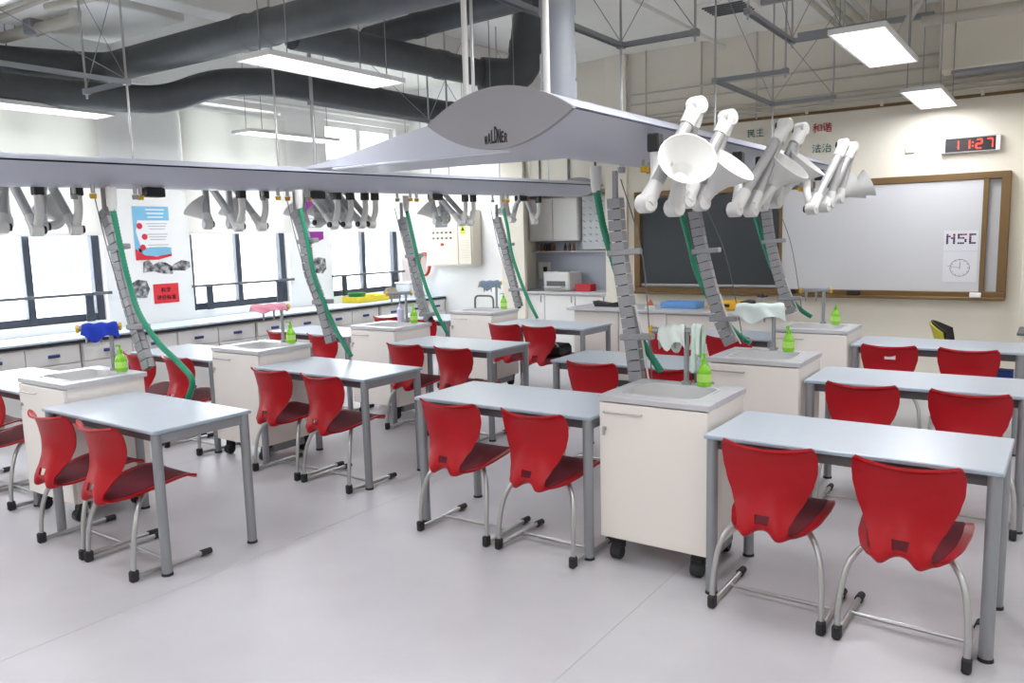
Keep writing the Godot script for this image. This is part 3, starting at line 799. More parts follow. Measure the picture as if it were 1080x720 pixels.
func make_ceiling_services() -> void:
	duct("exhaust_duct", "thick grey exhaust duct with an elbow crossing over both booms", [Vector3(-7.5, 3.2, 2.6), Vector3(-7.36, 3.2, -3.0), Vector3(-6.98, 3.2, -3.75), Vector3(1.5, 3.2, -3.9)], 0.125, 0.16, M.duct, [[0, 0.8], [2, 0.22], [2, 0.25], [2, 0.5], [2, 0.7]])
	duct("exhaust_duct", "dark grey duct with a double bend above the window counter", [Vector3(-7.45, 2.93, 2.6), Vector3(-6.98, 2.93, -3.3), Vector3(-6.32, 2.86, -3.85), Vector3(-5.98, 3.0, -4.1), Vector3(-5.6, 3.0, -4.4), Vector3(-5.42, 2.96, -6.65)], 0.115, 0.2, M.duct, [[0, 0.9], [4, 0.5], [4, 0.98]])
	duct("exhaust_duct", "grey duct running from the crossing duct to the dark riser", [Vector3(-4.85, 3.2, -4.0), Vector3(-4.64, 3.19, -6.06)], 0.12, 0.2, M.duct, [[0, 0.25], [0, 0.75]])
	duct("duct_riser", "fat dark grey duct riser with a swollen elbow below the ceiling", [Vector3(-4.635, 3.17, -6.065), Vector3(-4.38, 3.16, -6.4), Vector3(-4.3, 3.84, -6.45)], 0.165, 0.22, M.duct, [[1, 0.4]])
	duct("exhaust_duct", "short grey duct under the ceiling joining the dark riser", [Vector3(-5.3, 3.46, -5.26), Vector3(-4.2, 3.46, -5.17), Vector3(-3.5, 3.46, -5.12)], 0.1, 0.1, M.duct, [[0, 0.6]])
	duct("supply_pipe", "light grey vertical pipe entering the lettered boom", [Vector3(-2.02, 2.24, -3.14), Vector3(-2.02, 3.84, -3.14)], 0.078, 0.1, M.duct_light, [[0, 0.04], [0, 0.12], [0, 0.3]])
	var fd := thing("flexible_duct", "white ribbed flexible duct along the top of the windows", "duct", Vector3(-7.78, 2.97, 0.5))
	var fp: Array = []
	var fr: Array = []
	for i in 121:
		fp.append(Vector3(0.0 + 0.02 * sin(i * 0.16), 0.012 * sin(i * 0.21), -i * 0.038))
		fr.append(0.085 if i % 2 == 0 else 0.078)
	part(fd, "hose", B.new().tube(fp, fr, 14), M.conduit)
	for k in 4:
		part(fd, "strap", B.new().box(Vector3(0, 0.45, -0.5 - k * 1.1), Vector3(0.02, 0.84, 0.004)), M.steel)
	# frames of strut over the booms
	strut_frame("strut frame on rods over the lettered end of the boom", -2.34, -1.86, -4.42, -2.9, 2.8, 2.24, "lf")
	strut_frame("strut frame on rods over the far half of the lettered boom", -2.3, -1.77, -7.4, -5.93, 2.8, 2.24, "lfn")
	strut_frame("strut frame with cross rods beside the suspended light panel", -1.76, -1.4, -6.05, -5.05, 3.03, 2.98, "lf")
	strut_frame("strut frame on rods over the rear of the window boom", -5.8, -5.28, -2.92, -0.9, 2.75, 2.236, "rf")
	strut_frame("strut frame on rods over the middle of the window boom", -5.25, -4.8, -6.0, -4.5, 2.8, 2.27, "lf")
	strut_frame("strut frame on rods over the front of the window boom", -5.5, -5.05, -7.9, -6.9, 2.8, 2.29, "rf")
	var rn := ["window-side", "far-side"]
	var rx := [-2.29, -1.86]
	for i in 2:
		solo("suspension_rod", B.new().tube([Vector3(0, 0, 0), Vector3(0, 3.84 - 2.22, 0)], 0.014, 10), M.white_plastic, "thick white suspension rod at the lettered end of the boom, " + rn[i], "rod", "white suspension rods", Vector3(rx[i], 2.22 if i == 0 else 2.24, -2.78))
	var lz := [-4.1, -4.49, -6.25, -7.75]
	var ln := ["by the boom link", "past the boom link", "before the third window", "before the wall recess"]
	for i in 4:
		solo("suspension_rod", B.new().tube([Vector3(0, 0, 0), Vector3(0, 1.6, 0)], 0.009, 8), M.chrome_tube, "thin steel suspension rod on the window boom " + ln[i], "rod", "steel suspension rods", Vector3(-5.22, 2.235 + (-lz[i] - 4.0) * 0.0175, lz[i]))
	# ceiling-hung white air duct boxes, pipes and a grille
	var ab := thing("air_duct_box", "white rectangular air duct box under the ceiling by the windows", "duct", Vector3(-6.6, 3.46, -2.6))
	part(ab, "box", B.new().box(Vector3(0, 0.18, 0), Vector3(1.15, 0.36, 2.6), 0.01), M.ceiling)
	part(ab, "flange", B.new().box(Vector3(0, 0.18, -0.3), Vector3(1.2, 0.4, 0.04), 0.004), M.conduit)
	part(ab, "flange", B.new().box(Vector3(0, 0.18, 1.0), Vector3(1.2, 0.4, 0.04), 0.004), M.conduit)
	part(ab, "junction_box", B.new().box(Vector3(0.9, 0.12, -0.2), Vector3(0.3, 0.16, 0.16), 0.01), M.conduit)
	part(ab, "elbow_pipe", B.new().tube(rounded([Vector3(0.58, 0.1, -0.05), Vector3(0.72, 0.1, -0.05), Vector3(0.72, 0.3, -0.15), Vector3(0.9, 0.2, -0.2)], 0.08), 0.03, 8), M.conduit)
	var gr := thing("ceiling_grille", "square ceiling air grille with dark louvres near the front wall", "grille", Vector3(-2.85, 3.83, -7.75))
	part(gr, "frame", B.new().box(Vector3.ZERO, Vector3(0.5, 0.03, 0.5), 0.006), M.ceiling)
	for k in 6:
		part(gr, "louvre", B.new().box(Vector3(0, -0.02, -0.17 + k * 0.068), Vector3(0.4, 0.012, 0.03), 0.0, Basis(Vector3.RIGHT, 0.5)), M.grey_dark)
	var k2 := 0
	for p in [[-2.0, 3.66, 0.025], [-1.9, 3.68, 0.03], [-1.78, 3.66, 0.035], [-1.64, 3.68, 0.04]]:
		solo("ceiling_pipe", B.new().tube([Vector3(p[0], p[1], -4.9), Vector3(p[0], p[1], -8.95)], p[2], 10), M.conduit, ["thinnest of four cream pipes side by side under the ceiling", "second of four cream pipes side by side under the ceiling", "third of four cream pipes side by side under the ceiling", "thickest of four cream pipes side by side under the ceiling"][k2], "pipe", "parallel cream ceiling pipes")
		k2 += 1
	solo("ceiling_pipe", B.new().tube([Vector3(-1.2, 3.5, -8.2), Vector3(3.3, 3.5, -8.2)], 0.05, 12), M.conduit, "thick cream pipe under the ceiling in front of the bulkhead", "pipe")
	solo("ceiling_pipe", B.new().tube([Vector3(-1.62, 3.2, -8.55), Vector3(-1.15, 3.7, -8.0)], 0.035, 10), M.conduit, "slanting cream pipe beside the front wall bulkhead", "pipe")
	var fc := thing("fan_coil", "white ceiling fan coil box over the clock corner", "air conditioner", Vector3(-0.9, 3.5, -6.9))
	part(fc, "box", B.new().box(Vector3(0, 0.16, 0), Vector3(0.9, 0.32, 0.7), 0.015), M.ceiling)
	part(fc, "flange", B.new().box(Vector3(0.46, 0.16, 0), Vector3(0.04, 0.36, 0.74), 0.004), M.conduit)
	for s in [[-0.75, -7.6], [-0.4, -7.6]]:
		solo("ceiling_channel", B.new().box(Vector3(-1.55 + s[0] * 0.2, 3.55, s[1]), Vector3(1.2, 0.05, 0.05), 0.004), M.steel, "grey steel channel hung across the ceiling pipes, " + ("beside the fan coil" if s[0] < -0.5 else "beside the front wall"), "channel", "channels across the ceiling pipes", Vector3(0, 0, (s[0] + 0.6) * 4.0))
	var pw := thing("ceiling_pipework", "cream pipe with elbow and box under the ceiling over the window boom", "pipe", Vector3(-6.6, 3.39, -3.1))
	part(pw, "pipe", B.new().tube(rounded([Vector3(-0.75, 0.0, 0.02), Vector3(0.25, 0.0, -0.08), Vector3(0.25, 0.065, -0.08)], 0.06), 0.045, 12), M.conduit)
	part(pw, "pipe", B.new().tube(rounded([Vector3(0.4, 0.0, 0.2), Vector3(1.1, 0.0, 0.08), Vector3(1.25, 0.4, 0.05)], 0.1), 0.03, 12), M.conduit)
	part(pw, "conduit", B.new().tube([Vector3(-0.9, 0.01, 0.42), Vector3(1.3, 0.01, 0.3)], 0.014, 8), M.conduit)
	part(pw, "conduit", B.new().tube([Vector3(-0.9, 0.01, 0.5), Vector3(1.3, 0.01, 0.38)], 0.014, 8), M.steel)
	part(pw, "valve_box", B.new().box(Vector3(-0.28, 0.02, -0.02), Vector3(0.12, 0.12, 0.12), 0.01), M.steel)
	part(pw, "hanger", B.new().tube([Vector3(-0.55, 0.03, 0.0), Vector3(-0.55, 0.07, 0.0)], 0.006, 6), M.steel)
	# stray wires and conduits on the ceiling
	for q in [[Vector3(-6.1, 3.7, -1.2), Vector3(-6.1, 3.7, -8.9)], [Vector3(-8.1, 3.35, 1.0), Vector3(-8.1, 3.35, -8.9)], [Vector3(-3.3, 3.72, -2.0), Vector3(-3.3, 3.72, -8.9)]]:
		solo("ceiling_conduit", B.new().tube(q, 0.022, 8), M.cabinet_white, ["white conduit on the ceiling between ducts and windows", "white conduit along the head of the windows", "white conduit on the ceiling between the booms"][0 if q[0].x < -6.0 and q[0].x > -7.0 else 1 if q[0].x < -7.0 else 2], "conduit")

func lens_half(w: float, h: float, up: bool, gap: float) -> PackedVector2Array:
	var p := PackedVector2Array()
	var s := 1.0 if up else -1.0
	for i in 25:
		var x := -1.0 + i / 12.0
		p.append(Vector2(x * w, s * (gap + h * (1.0 - x * x))))
	return p

func boom(label: String, x: float, z0: float, z1: float, tilt: float, y_at: float, rise: float) -> Node3D:
	var t := thing("service_boom", label, "service boom", Vector3(x, y_at, z0))
	t.rotation.x = tilt
	var len := z0 - z1
	var back := Transform3D(Basis(Vector3.RIGHT, Vector3.UP, Vector3.BACK), Vector3(0, 0, -len))
	part(t, "lower_shell", B.new().prism(lens_half(0.365, 0.122, false, 0.004), len, back, true), M.boom)
	part(t, "upper_shell", B.new().prism(lens_half(0.355, rise, true, 0.009), len, back, true), M.boom)
	part(t, "edge_strip", B.new().box(Vector3(0, 0, -len / 2), Vector3(0.66, 0.018, len - 0.02)), M.rubber)
	for q in range(1, int(len / 1.3)):
		part(t, "joint_band", B.new().prism(lens_half(0.3655, 0.123, false, 0.003), 0.008, Transform3D(Basis.IDENTITY, Vector3(0, 0, -q * 1.3)), true), M.boom_cap)
	return t

func wpart(t: Node3D, called: String, b: B, m: Material, label := "") -> void:
	part(t, called, b, m, t.transform.affine_inverse(), label)

var boom_l: Node3D
var boom_r: Node3D

func make_booms() -> void:
	boom_r = boom("grey lens-shaped service boom with lettering on its end", -2.0, -2.62, -7.1, 0.004, 2.143, 0.112)
	var cap := PackedVector2Array()
	var up := lens_half(0.37, 0.12, true, 0.003)
	var dn := lens_half(0.37, 0.128, false, 0.003)
	for p in up:
		cap.append(p)
	for i in range(dn.size() - 1, -1, -1):
		cap.append(dn[i])
	var cp := part(boom_r, "end_cap", B.new().prism(cap, 0.025, Transform3D(Basis.IDENTITY, Vector3(0, 0, 0.0)), true), M.boom_cap)
	var word := "WALDNER"
	var hs := [0.034, 0.044, 0.056, 0.068, 0.056, 0.046, 0.038]
	var font := SystemFont.new()
	font.font_names = PackedStringArray(["Droid Sans"])
	font.font_weight = 700
	for i in 7:
		var tm := TextMesh.new()
		tm.text = word[i]
		tm.font = font
		tm.font_size = 32
		tm.pixel_size = 0.001
		tm.depth = 0.003
		var sz := tm.get_aabb().size
		var lt := Transform3D(Basis.from_scale(Vector3(0.0148 / sz.x, hs[i] / sz.y, 1)), Vector3(-0.051 + i * 0.0168, -0.108 + hs[i] / 2.0, 0.0255))
		part(cp, "letter", tm, M.black, lt)
	boom_l = boom("long grey lens-shaped service boom parallel to the windows", -5.26, 0.9, -8.93, 0.0175, 2.10, 0.062)
	part(boom_l, "end_cap", B.new().prism(cap, 0.02, Transform3D(Basis.IDENTITY, Vector3(0, 0, -9.84)), true), M.boom_cap)
	# link between the two booms: arched on top, pointed towards the windows
	var arch := PackedVector2Array()
	for i in 17:
		var f := i / 16.0
		arch.append(Vector2(lerpf(-4.5, -2.2, f), 2.182 + 0.215 * pow(sin(minf(f * 1.3, 1.0) * PI / 2), 1.4) * (1.0 - 0.25 * maxf(f - 0.75, 0.0) * 4.0)))
	arch.append(Vector2(-2.2, 2.14))
	arch.append(Vector2(-4.5, 2.165))
	var lk := thing("boom_link", "pale arched link panel joining the two service booms", "service boom", Vector3(-3.6, 2.15, -4.05))
	wpart(lk, "shell", B.new().prism(arch, 0.62, Transform3D(Basis.IDENTITY, Vector3(0, 0, -4.37)), true), M.boom)
	wpart(lk, "bottom_trim", B.new().span(Vector3(-4.2, 2.135, -3.76), Vector3(-2.3, 2.152, -3.72), 0.003), M.boom)
	# fume arms over the lettered boom, folded up beside it
	var g := "folded fume arms on the lettered boom"
	fume_arm("white fume arm with round mouth facing the room, rear of lettered boom", g, Vector3(-1.64, 2.1, -3.38), Vector3(-1.52, 1.775, -3.02), Vector3(-1.4, 2.2, -3.29), Vector3(-1.5, 1.76, -3.28), Vector3(-1.352, 1.957, -3.07), Vector3(0.45, 0.42, 0.62), 0.125)
	fume_arm("white fume arm beside the round-mouthed one on lettered boom", g, Vector3(-1.64, 2.1, -3.74), Vector3(-1.52, 1.8, -3.46), Vector3(-1.4, 2.19, -3.69), Vector3(-1.5, 1.79, -3.6), Vector3(-1.34, 1.965, -3.58), Vector3(0.6, 0.68, 0.1), 0.125)
	fume_arm("white fume arm at the lettered boom's middle, rear one of two", g, Vector3(-1.64, 2.1, -4.55), Vector3(-1.52, 1.765, -4.15), Vector3(-1.4, 2.25, -4.65), Vector3(-1.5, 1.765, -4.36), Vector3(-1.35, 2.02, -4.6), Vector3(0.6, 0.66, 0.1), 0.125)
	fume_arm("white fume arm at the lettered boom's middle, front one of two", g, Vector3(-1.64, 2.1, -4.98), Vector3(-1.52, 1.8, -4.62), Vector3(-1.4, 2.26, -5.0), Vector3(-1.5, 1.82, -4.82), Vector3(-1.33, 2.05, -4.9), Vector3(0.62, 0.7, 0.0), 0.125)
	fume_arm("white fume arm at the board end of lettered boom, rear one of two", g, Vector3(-1.64, 2.1, -6.1), Vector3(-1.5, 1.79, -5.68), Vector3(-1.4, 2.26, -6.15), Vector3(-1.48, 1.84, -6.1), Vector3(-1.36, 1.98, -6.5), Vector3(0.78, 0.44, -0.25), 0.12)
	fume_arm("white fume arm at the board end of lettered boom, front one of two", g, Vector3(-1.64, 2.1, -6.45), Vector3(-1.5, 1.81, -6.05), Vector3(-1.4, 2.265, -6.45), Vector3(-1.48, 1.88, -6.4), Vector3(-1.35, 2.01, -6.85), Vector3(0.78, 0.4, -0.3), 0.12)
	var gl := "folded fume arms on the window boom"
	var zs := [-2.28, -2.52, -3.77, -3.99, -4.76, -4.92, -5.1, -5.23, -6.58, -6.72, -8.02]
	var nm := ["rear pair, first", "rear pair, second", "pair by the blue poster, first", "pair by the blue poster, second", "four by the second poster, first", "four by the second poster, second", "four by the second poster, third", "four by the second poster, fourth", "pair by the control cabinet, first", "pair by the control cabinet, second", "single one before the recess"]
	for i in zs.size():
		var z: float = zs[i]
		var y := 1.99 + (-z - 2.0) * 0.012
		var far_side := -0.56 if i < 10 else -0.3
		fume_arm("grey-white fume arm folded behind the window boom, " + nm[i], gl, Vector3(-5.28, y + 0.06, z), Vector3(-5.34, y - 0.225, z), Vector3(-5.26 + far_side, y + 0.19, z - 0.06), Vector3(-5.62, y - 0.2, z + 0.08), Vector3(-5.8, y - 0.04, z + (0.05 if i % 2 == 0 else -0.05)), Vector3(-0.55, 0.75, 0.35), 0.12)

func fume_arm(label: String, group: String, mount: Vector3, j1: Vector3, top: Vector3, j3: Vector3, mouth: Vector3, axis: Vector3, r: float) -> void:
	var t := thing("fume_arm", label, "fume arm", mount, 0.0, group)
	var o := -mount
	axis = axis.normalized()
	part(t, "bracket", B.new().box(Vector3(0, -0.03, 0), Vector3(0.06, 0.085, 0.06), 0.006), M.black, Transform3D.IDENTITY, "black bracket")
	part(t, "neck", B.new().tube(smooth_path([Vector3(0, -0.05, 0), Vector3(0, lerpf(0.0, j1.y - mount.y, 0.6), 0), j1 + o]), 0.026, 10), M.white_plastic)
	var dirs := [[j1, top], [top, j3]]
	var off := Vector3(0, 0, 0.0)
	for d in dirs:
		var a: Vector3 = d[0] + o
		var b: Vector3 = d[1] + o
		part(t, "arm_tube", B.new().tube([a.lerp(b, 0.1), a.lerp(b, 0.9)], 0.029, 12), M.arm_grey)
	for j in [j1, top, j3]:
		var side := (top - j1).cross(Vector3.UP).normalized() * (-1.0 if mount.x > -3.0 or (mount.z < -4.6 and mount.z > -5.4) else 1.0)
		var c: Vector3 = j + o
		var k := part(t, "joint", B.new().tube([c - side * 0.034, c - side * 0.028, c + side * 0.028, c + side * 0.034], [0.034, 0.042, 0.042, 0.034], 14), M.white_plastic)
		part(k, "friction_knob", B.new().tube([c + side * 0.034, c + side * 0.052], 0.025, 12), M.black)
		for d in dirs:
			for e in [0, 1]:
				if d[e] == j:
					var q: Vector3 = d[1 - e]
					part(k, "sleeve", B.new().tube([c, c.lerp(q + o, 0.2)], [0.04, 0.034], 12), M.white_plastic)
	# hood: elbow from the last joint, then a cone that opens towards its mouth
	var throat := mouth - axis * r * 1.25
	part(t, "hood_elbow", B.new().tube(smooth_path([j3 + o, (j3 + o).lerp(throat + o, 0.6) - axis * 0.02, throat + o]), 0.03, 12), M.white_plastic)
	var u := axis.cross(Vector3.UP).normalized()
	var tr := Transform3D(Basis(u, axis, u.cross(axis)), throat + o)
	part(t, "hood", B.new().lathe([Vector2(0.03, -0.01), Vector2(0.034, 0.01), Vector2(0.055, r * 0.45), Vector2(r, r * 1.25), Vector2(r - 0.004, r * 1.25), Vector2(0.051, r * 0.45), Vector2(0.028, 0.01), Vector2(0.0, 0.01)], 24, tr), M.white_plastic, Transform3D.IDENTITY, "white conical hood")

# ---------------------------------------------------------------- furniture
func make_table(label: String) -> Node3D:
	var W := 1.149
	var D := 0.571
	var t := thing("school_table", label, "table", Vector3.ZERO, 0.0, "two-seat tables")
	part(t, "table_top", B.new().box(Vector3(0, 0.741, 0), Vector3(W - 0.006, 0.018, D - 0.006), 0.002), M.table_top)
	part(t, "edge_band", B.new().box(Vector3(0, 0.7395, 0), Vector3(W, 0.017, D), 0.003), M.table_edge)
	for s in [-1.0, 1.0]:
		part(t, "side_rail", B.new().box(Vector3(s * (W / 2 - 0.032), 0.703, 0), Vector3(0.03, 0.05, D - 0.09), 0.002), M.steel)
		part(t, "long_rail", B.new().box(Vector3(0, 0.703, s * (D / 2 - 0.06)), Vector3(W - 0.1, 0.05, 0.025), 0.002), M.grey_dark)
		for q in [-1.0, 1.0]:
			var c := Vector3(s * (W / 2 - 0.031), 0, q * (D / 2 - 0.031))
			var lg := part(t, "leg", B.new().tube([c + Vector3(0, 0.012, 0), c + Vector3(0, 0.731, 0)], 0.0255, 18), M.steel)
			part(lg, "foot", B.new().tube([c, c + Vector3(0, 0.014, 0)], [0.029, 0.027], 14), M.rubber)
	return t

func make_chair(label: String) -> Node3D:
	var t := thing("school_chair", label, "chair", Vector3.ZERO, 0.0, "red school chairs")
	# profile of the one-piece shell in (z, y), from the lip of the back down and forward to the seat's edge
	var prof := [[0.062, 0.762], [0.036, 0.752], [0.018, 0.72], [0.006, 0.665], [0.004, 0.6], [0.02, 0.535], [0.045, 0.48], [0.06, 0.44], [0.052, 0.412], [0.015, 0.4], [-0.05, 0.405], [-0.14, 0.42], [-0.25, 0.437], [-0.34, 0.444], [-0.4, 0.43], [-0.43, 0.405]]
	var wid := [[0, 0.18], [1, 0.191], [2, 0.197], [3, 0.194], [4, 0.178], [5, 0.148], [6, 0.12], [7, 0.104], [8, 0.104], [9, 0.128], [10, 0.165], [11, 0.192], [12, 0.203], [13, 0.2], [14, 0.182], [15, 0.14]]
	var raw: Array = []
	for p in prof:
		raw.append(Vector3(0, p[1], p[0]))
	var path := smooth_path(raw, 3)
	var nu := 25
	var grid: Array = []
	for i in nu:
		var s := -1.0 + 2.0 * i / (nu - 1)
		var row: Array = []
		for j in path.size():
			var f := j / 3.0
			var c: Vector3 = path[j]
			var hw := lerp_table(wid, f)
			var back := clampf((8.0 - f) / 3.0, 0.0, 1.0)
			var seat := clampf((f - 9.0) / 3.0, 0.0, 1.0)
			var bend := exp(-pow((f - 8.2) / 1.3, 2.0))
			var lobe := exp(-pow((absf(s) - 0.62) / 0.22, 2.0)) * 0.022 - exp(-pow(s / 0.3, 2.0)) * 0.012
			var lip := exp(-f * f * 0.8)
			c += Vector3(s * hw, 0, 0)
			c.z -= back * (0.055 * s * s - 0.012)
			c.y += seat * 0.008 * s * s * s * s - bend * lobe + lip * 0.014 * s * s
			c.z += bend * (0.02 * exp(-pow((absf(s) - 0.62) / 0.25, 2.0)))
			row.append(c)
		grid.append(row)
	var cut := 25
	var ups := PackedByteArray()
	var seats := PackedByteArray()
	for i in nu - 1:
		for j in path.size() - 1:
			var hole := i >= 9 and i <= 14 and j >= 18 and j <= 20
			ups.append(1 if j < cut and not hole else 0)
			seats.append(1 if j >= cut else 0)
	part(t, "backrest", B.new().sheet(grid, 0.011, ups), M.red)
	part(t, "seat", B.new().sheet(grid, 0.011, seats), M.red)
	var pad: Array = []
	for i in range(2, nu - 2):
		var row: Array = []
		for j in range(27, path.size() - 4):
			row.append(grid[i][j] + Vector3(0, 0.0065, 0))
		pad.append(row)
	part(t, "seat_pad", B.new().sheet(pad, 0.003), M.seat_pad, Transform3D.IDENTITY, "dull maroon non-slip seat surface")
	for s in [-1.0, 1.0]:
		var sf := part(t, "side_frame", B.new().tube(smooth_path([Vector3(s * 0.06, 0.402, -0.28), Vector3(s * 0.1, 0.4, -0.18), Vector3(s * 0.14, 0.386, -0.12), Vector3(s * 0.18, 0.352, -0.078), Vector3(s * 0.207, 0.3, -0.047), Vector3(s * 0.222, 0.22, -0.022), Vector3(s * 0.229, 0.12, -0.006), Vector3(s * 0.23, 0.03, 0.0)], 4), 0.0125, 10), M.chrome_tube)
		part(sf, "runner", B.new().tube([Vector3(s * 0.23, 0.02, -0.01), Vector3(s * 0.23, 0.02, -0.4)], 0.0125, 10), M.chrome_tube)
		part(sf, "rear_foot", B.new().box(Vector3(s * 0.23, 0.03, 0.0), Vector3(0.034, 0.06, 0.045), 0.008), M.rubber)
		part(sf, "front_foot", B.new().tube([Vector3(s * 0.23, 0.0195, -0.365), Vector3(s * 0.23, 0.0195, -0.425)], [0.0185, 0.016], 10), M.rubber)
	part(t, "cross_bar", B.new().tube([Vector3(-0.23, 0.022, -0.215), Vector3(0.23, 0.022, -0.215)], 0.009, 8), M.chrome_tube)
	part(t, "seat_bracket", B.new().box(Vector3(0, 0.398, -0.2), Vector3(0.2, 0.018, 0.06), 0.004), M.black)
	return t

func make_sink(label: String) -> Node3D:
	var w := 0.58
	var d := 0.52
	var t := thing("sink_unit", label, "sink unit", Vector3.ZERO, 0.0, "mobile sink units")
	part(t, "body", B.new().span(Vector3(-0.265, 0.125, -0.235), Vector3(0.265, 0.72, 0.215), 0.003), M.cabinet)
	for s in [-1.0, 1.0]:
		part(t, "side_panel", B.new().span(Vector3(s * 0.265, 0.125, -0.24), Vector3(s * 0.283, 0.826, 0.24), 0.002), M.cabinet)
	part(t, "back_panel", B.new().span(Vector3(-0.265, 0.7, -0.24), Vector3(0.265, 0.826, -0.225)), M.cabinet)
	var door := part(t, "door", B.new().span(Vector3(-0.281, 0.127, 0.24), Vector3(0.281, 0.82, 0.26), 0.003), M.cabinet)
	part(door, "handle", B.new().tube(rounded([Vector3(-0.255, 0.775, 0.26), Vector3(-0.255, 0.775, 0.278), Vector3(-0.05, 0.775, 0.278), Vector3(-0.05, 0.775, 0.26)], 0.012, 3), 0.0045, 7), M.chrome_tube)
	var lock := part(door, "lock", B.new().tube([Vector3(-0.252, 0.69, 0.258), Vector3(-0.252, 0.69, 0.266)], 0.011, 10).box(Vector3(-0.252, 0.672, 0.272), Vector3(0.014, 0.03, 0.003), 0.0), M.chrome_tube)
	# worktop with an opening, moulded basin inside
	var o := [-0.2, 0.19, -0.155, 0.165]
	var wt := B.new()
	wt.span(Vector3(-w / 2, 0.826, -d / 2), Vector3(w / 2, 0.856, o[2]), 0.003)
	wt.span(Vector3(-w / 2, 0.826, o[3]), Vector3(w / 2, 0.856, d / 2), 0.003)
	wt.span(Vector3(-w / 2, 0.826, o[2]), Vector3(o[0], 0.856, o[3]))
	wt.span(Vector3(o[1], 0.826, o[2]), Vector3(w / 2, 0.856, o[3]))
	part(t, "worktop", wt, M.worktop)
	part(t, "chassis_rail", B.new().span(Vector3(0.215, 0.06, -0.15), Vector3(0.262, 0.125, 0.15), 0.003), M.steel)
	var bs := B.new()
	var y0 := 0.725
	var inset := 0.022
	var rim: Array[Vector3] = []
	var low: Array[Vector3] = []
	var cx: float = (o[0] + o[1]) / 2
	var cz: float = (o[2] + o[3]) / 2
	for k in 32:
		var a := TAU * k / 32
		var ca := signf(cos(a)) * pow(absf(cos(a)), 0.28)
		var sa := signf(sin(a)) * pow(absf(sin(a)), 0.28)
		rim.append(Vector3(cx + ca * (o[1] - o[0]) / 2, 0.8575, cz + sa * (o[3] - o[2]) / 2))
		low.append(Vector3(cx + ca * ((o[1] - o[0]) / 2 - inset), y0, cz + sa * ((o[3] - o[2]) / 2 - inset)))
	for k in 32:
		var q := (k + 1) % 32
		var inw := (Vector3(cx, 0.8, cz) - (rim[k] + low[k]) * 0.5).normalized()
		var inq := (Vector3(cx, 0.8, cz) - (rim[q] + low[q]) * 0.5).normalized()
		bs.squad(rim[k], rim[q], low[q], low[k], inw, inq, inq, inw)
		bs.tri(Vector3(cx, y0 - 0.004, cz), low[k], low[q], Vector3.UP, Vector3.UP, Vector3.UP)
		var ok := Vector3(cx, 0.86, cz) + (rim[k] - Vector3(cx, 0.8575, cz)) * Vector3(1.09, 1, 1.11)
		var oq := Vector3(cx, 0.86, cz) + (rim[q] - Vector3(cx, 0.8575, cz)) * Vector3(1.09, 1, 1.11)
		bs.quad(rim[k], rim[q], oq, ok, Vector3.UP)
		bs.quad(ok, oq, oq - Vector3(0, 0.006, 0), ok - Vector3(0, 0.006, 0), (ok - Vector3(cx, 0.86, cz)).normalized())
	part(t, "basin", bs, M.basin)
	part(t, "drain", B.new().tube([Vector3(cx, y0 - 0.002, cz), Vector3(cx, y0 + 0.004, cz)], 0.022, 12), M.chrome_tube)
	for sx in [-1.0, 1.0]:
		for sz in [-1.0, 1.0]:
			var c := Vector3(sx * 0.215, 0, sz * 0.185)
			var ct := part(t, "caster", B.new().box(c + Vector3(0, 0.108, 0), Vector3(0.06, 0.03, 0.06), 0.004), M.black)
			part(ct, "wheel", B.new().tube([c + Vector3(-0.028, 0.038, 0.02), c + Vector3(-0.022, 0.038, 0.02), c + Vector3(0.022, 0.038, 0.02), c + Vector3(0.028, 0.038, 0.02)], [0.032, 0.0375, 0.0375, 0.032], 16), M.rubber)
			part(ct, "fork", B.new().box(c + Vector3(0, 0.075, 0.008), Vector3(0.07, 0.05, 0.05), 0.01), M.black)
	return t

const ROWS4 := ["rear-row", "third-row", "second-row", "front-row"]
const ROWS3 := ["rear-row", "middle-row", "front-row"]

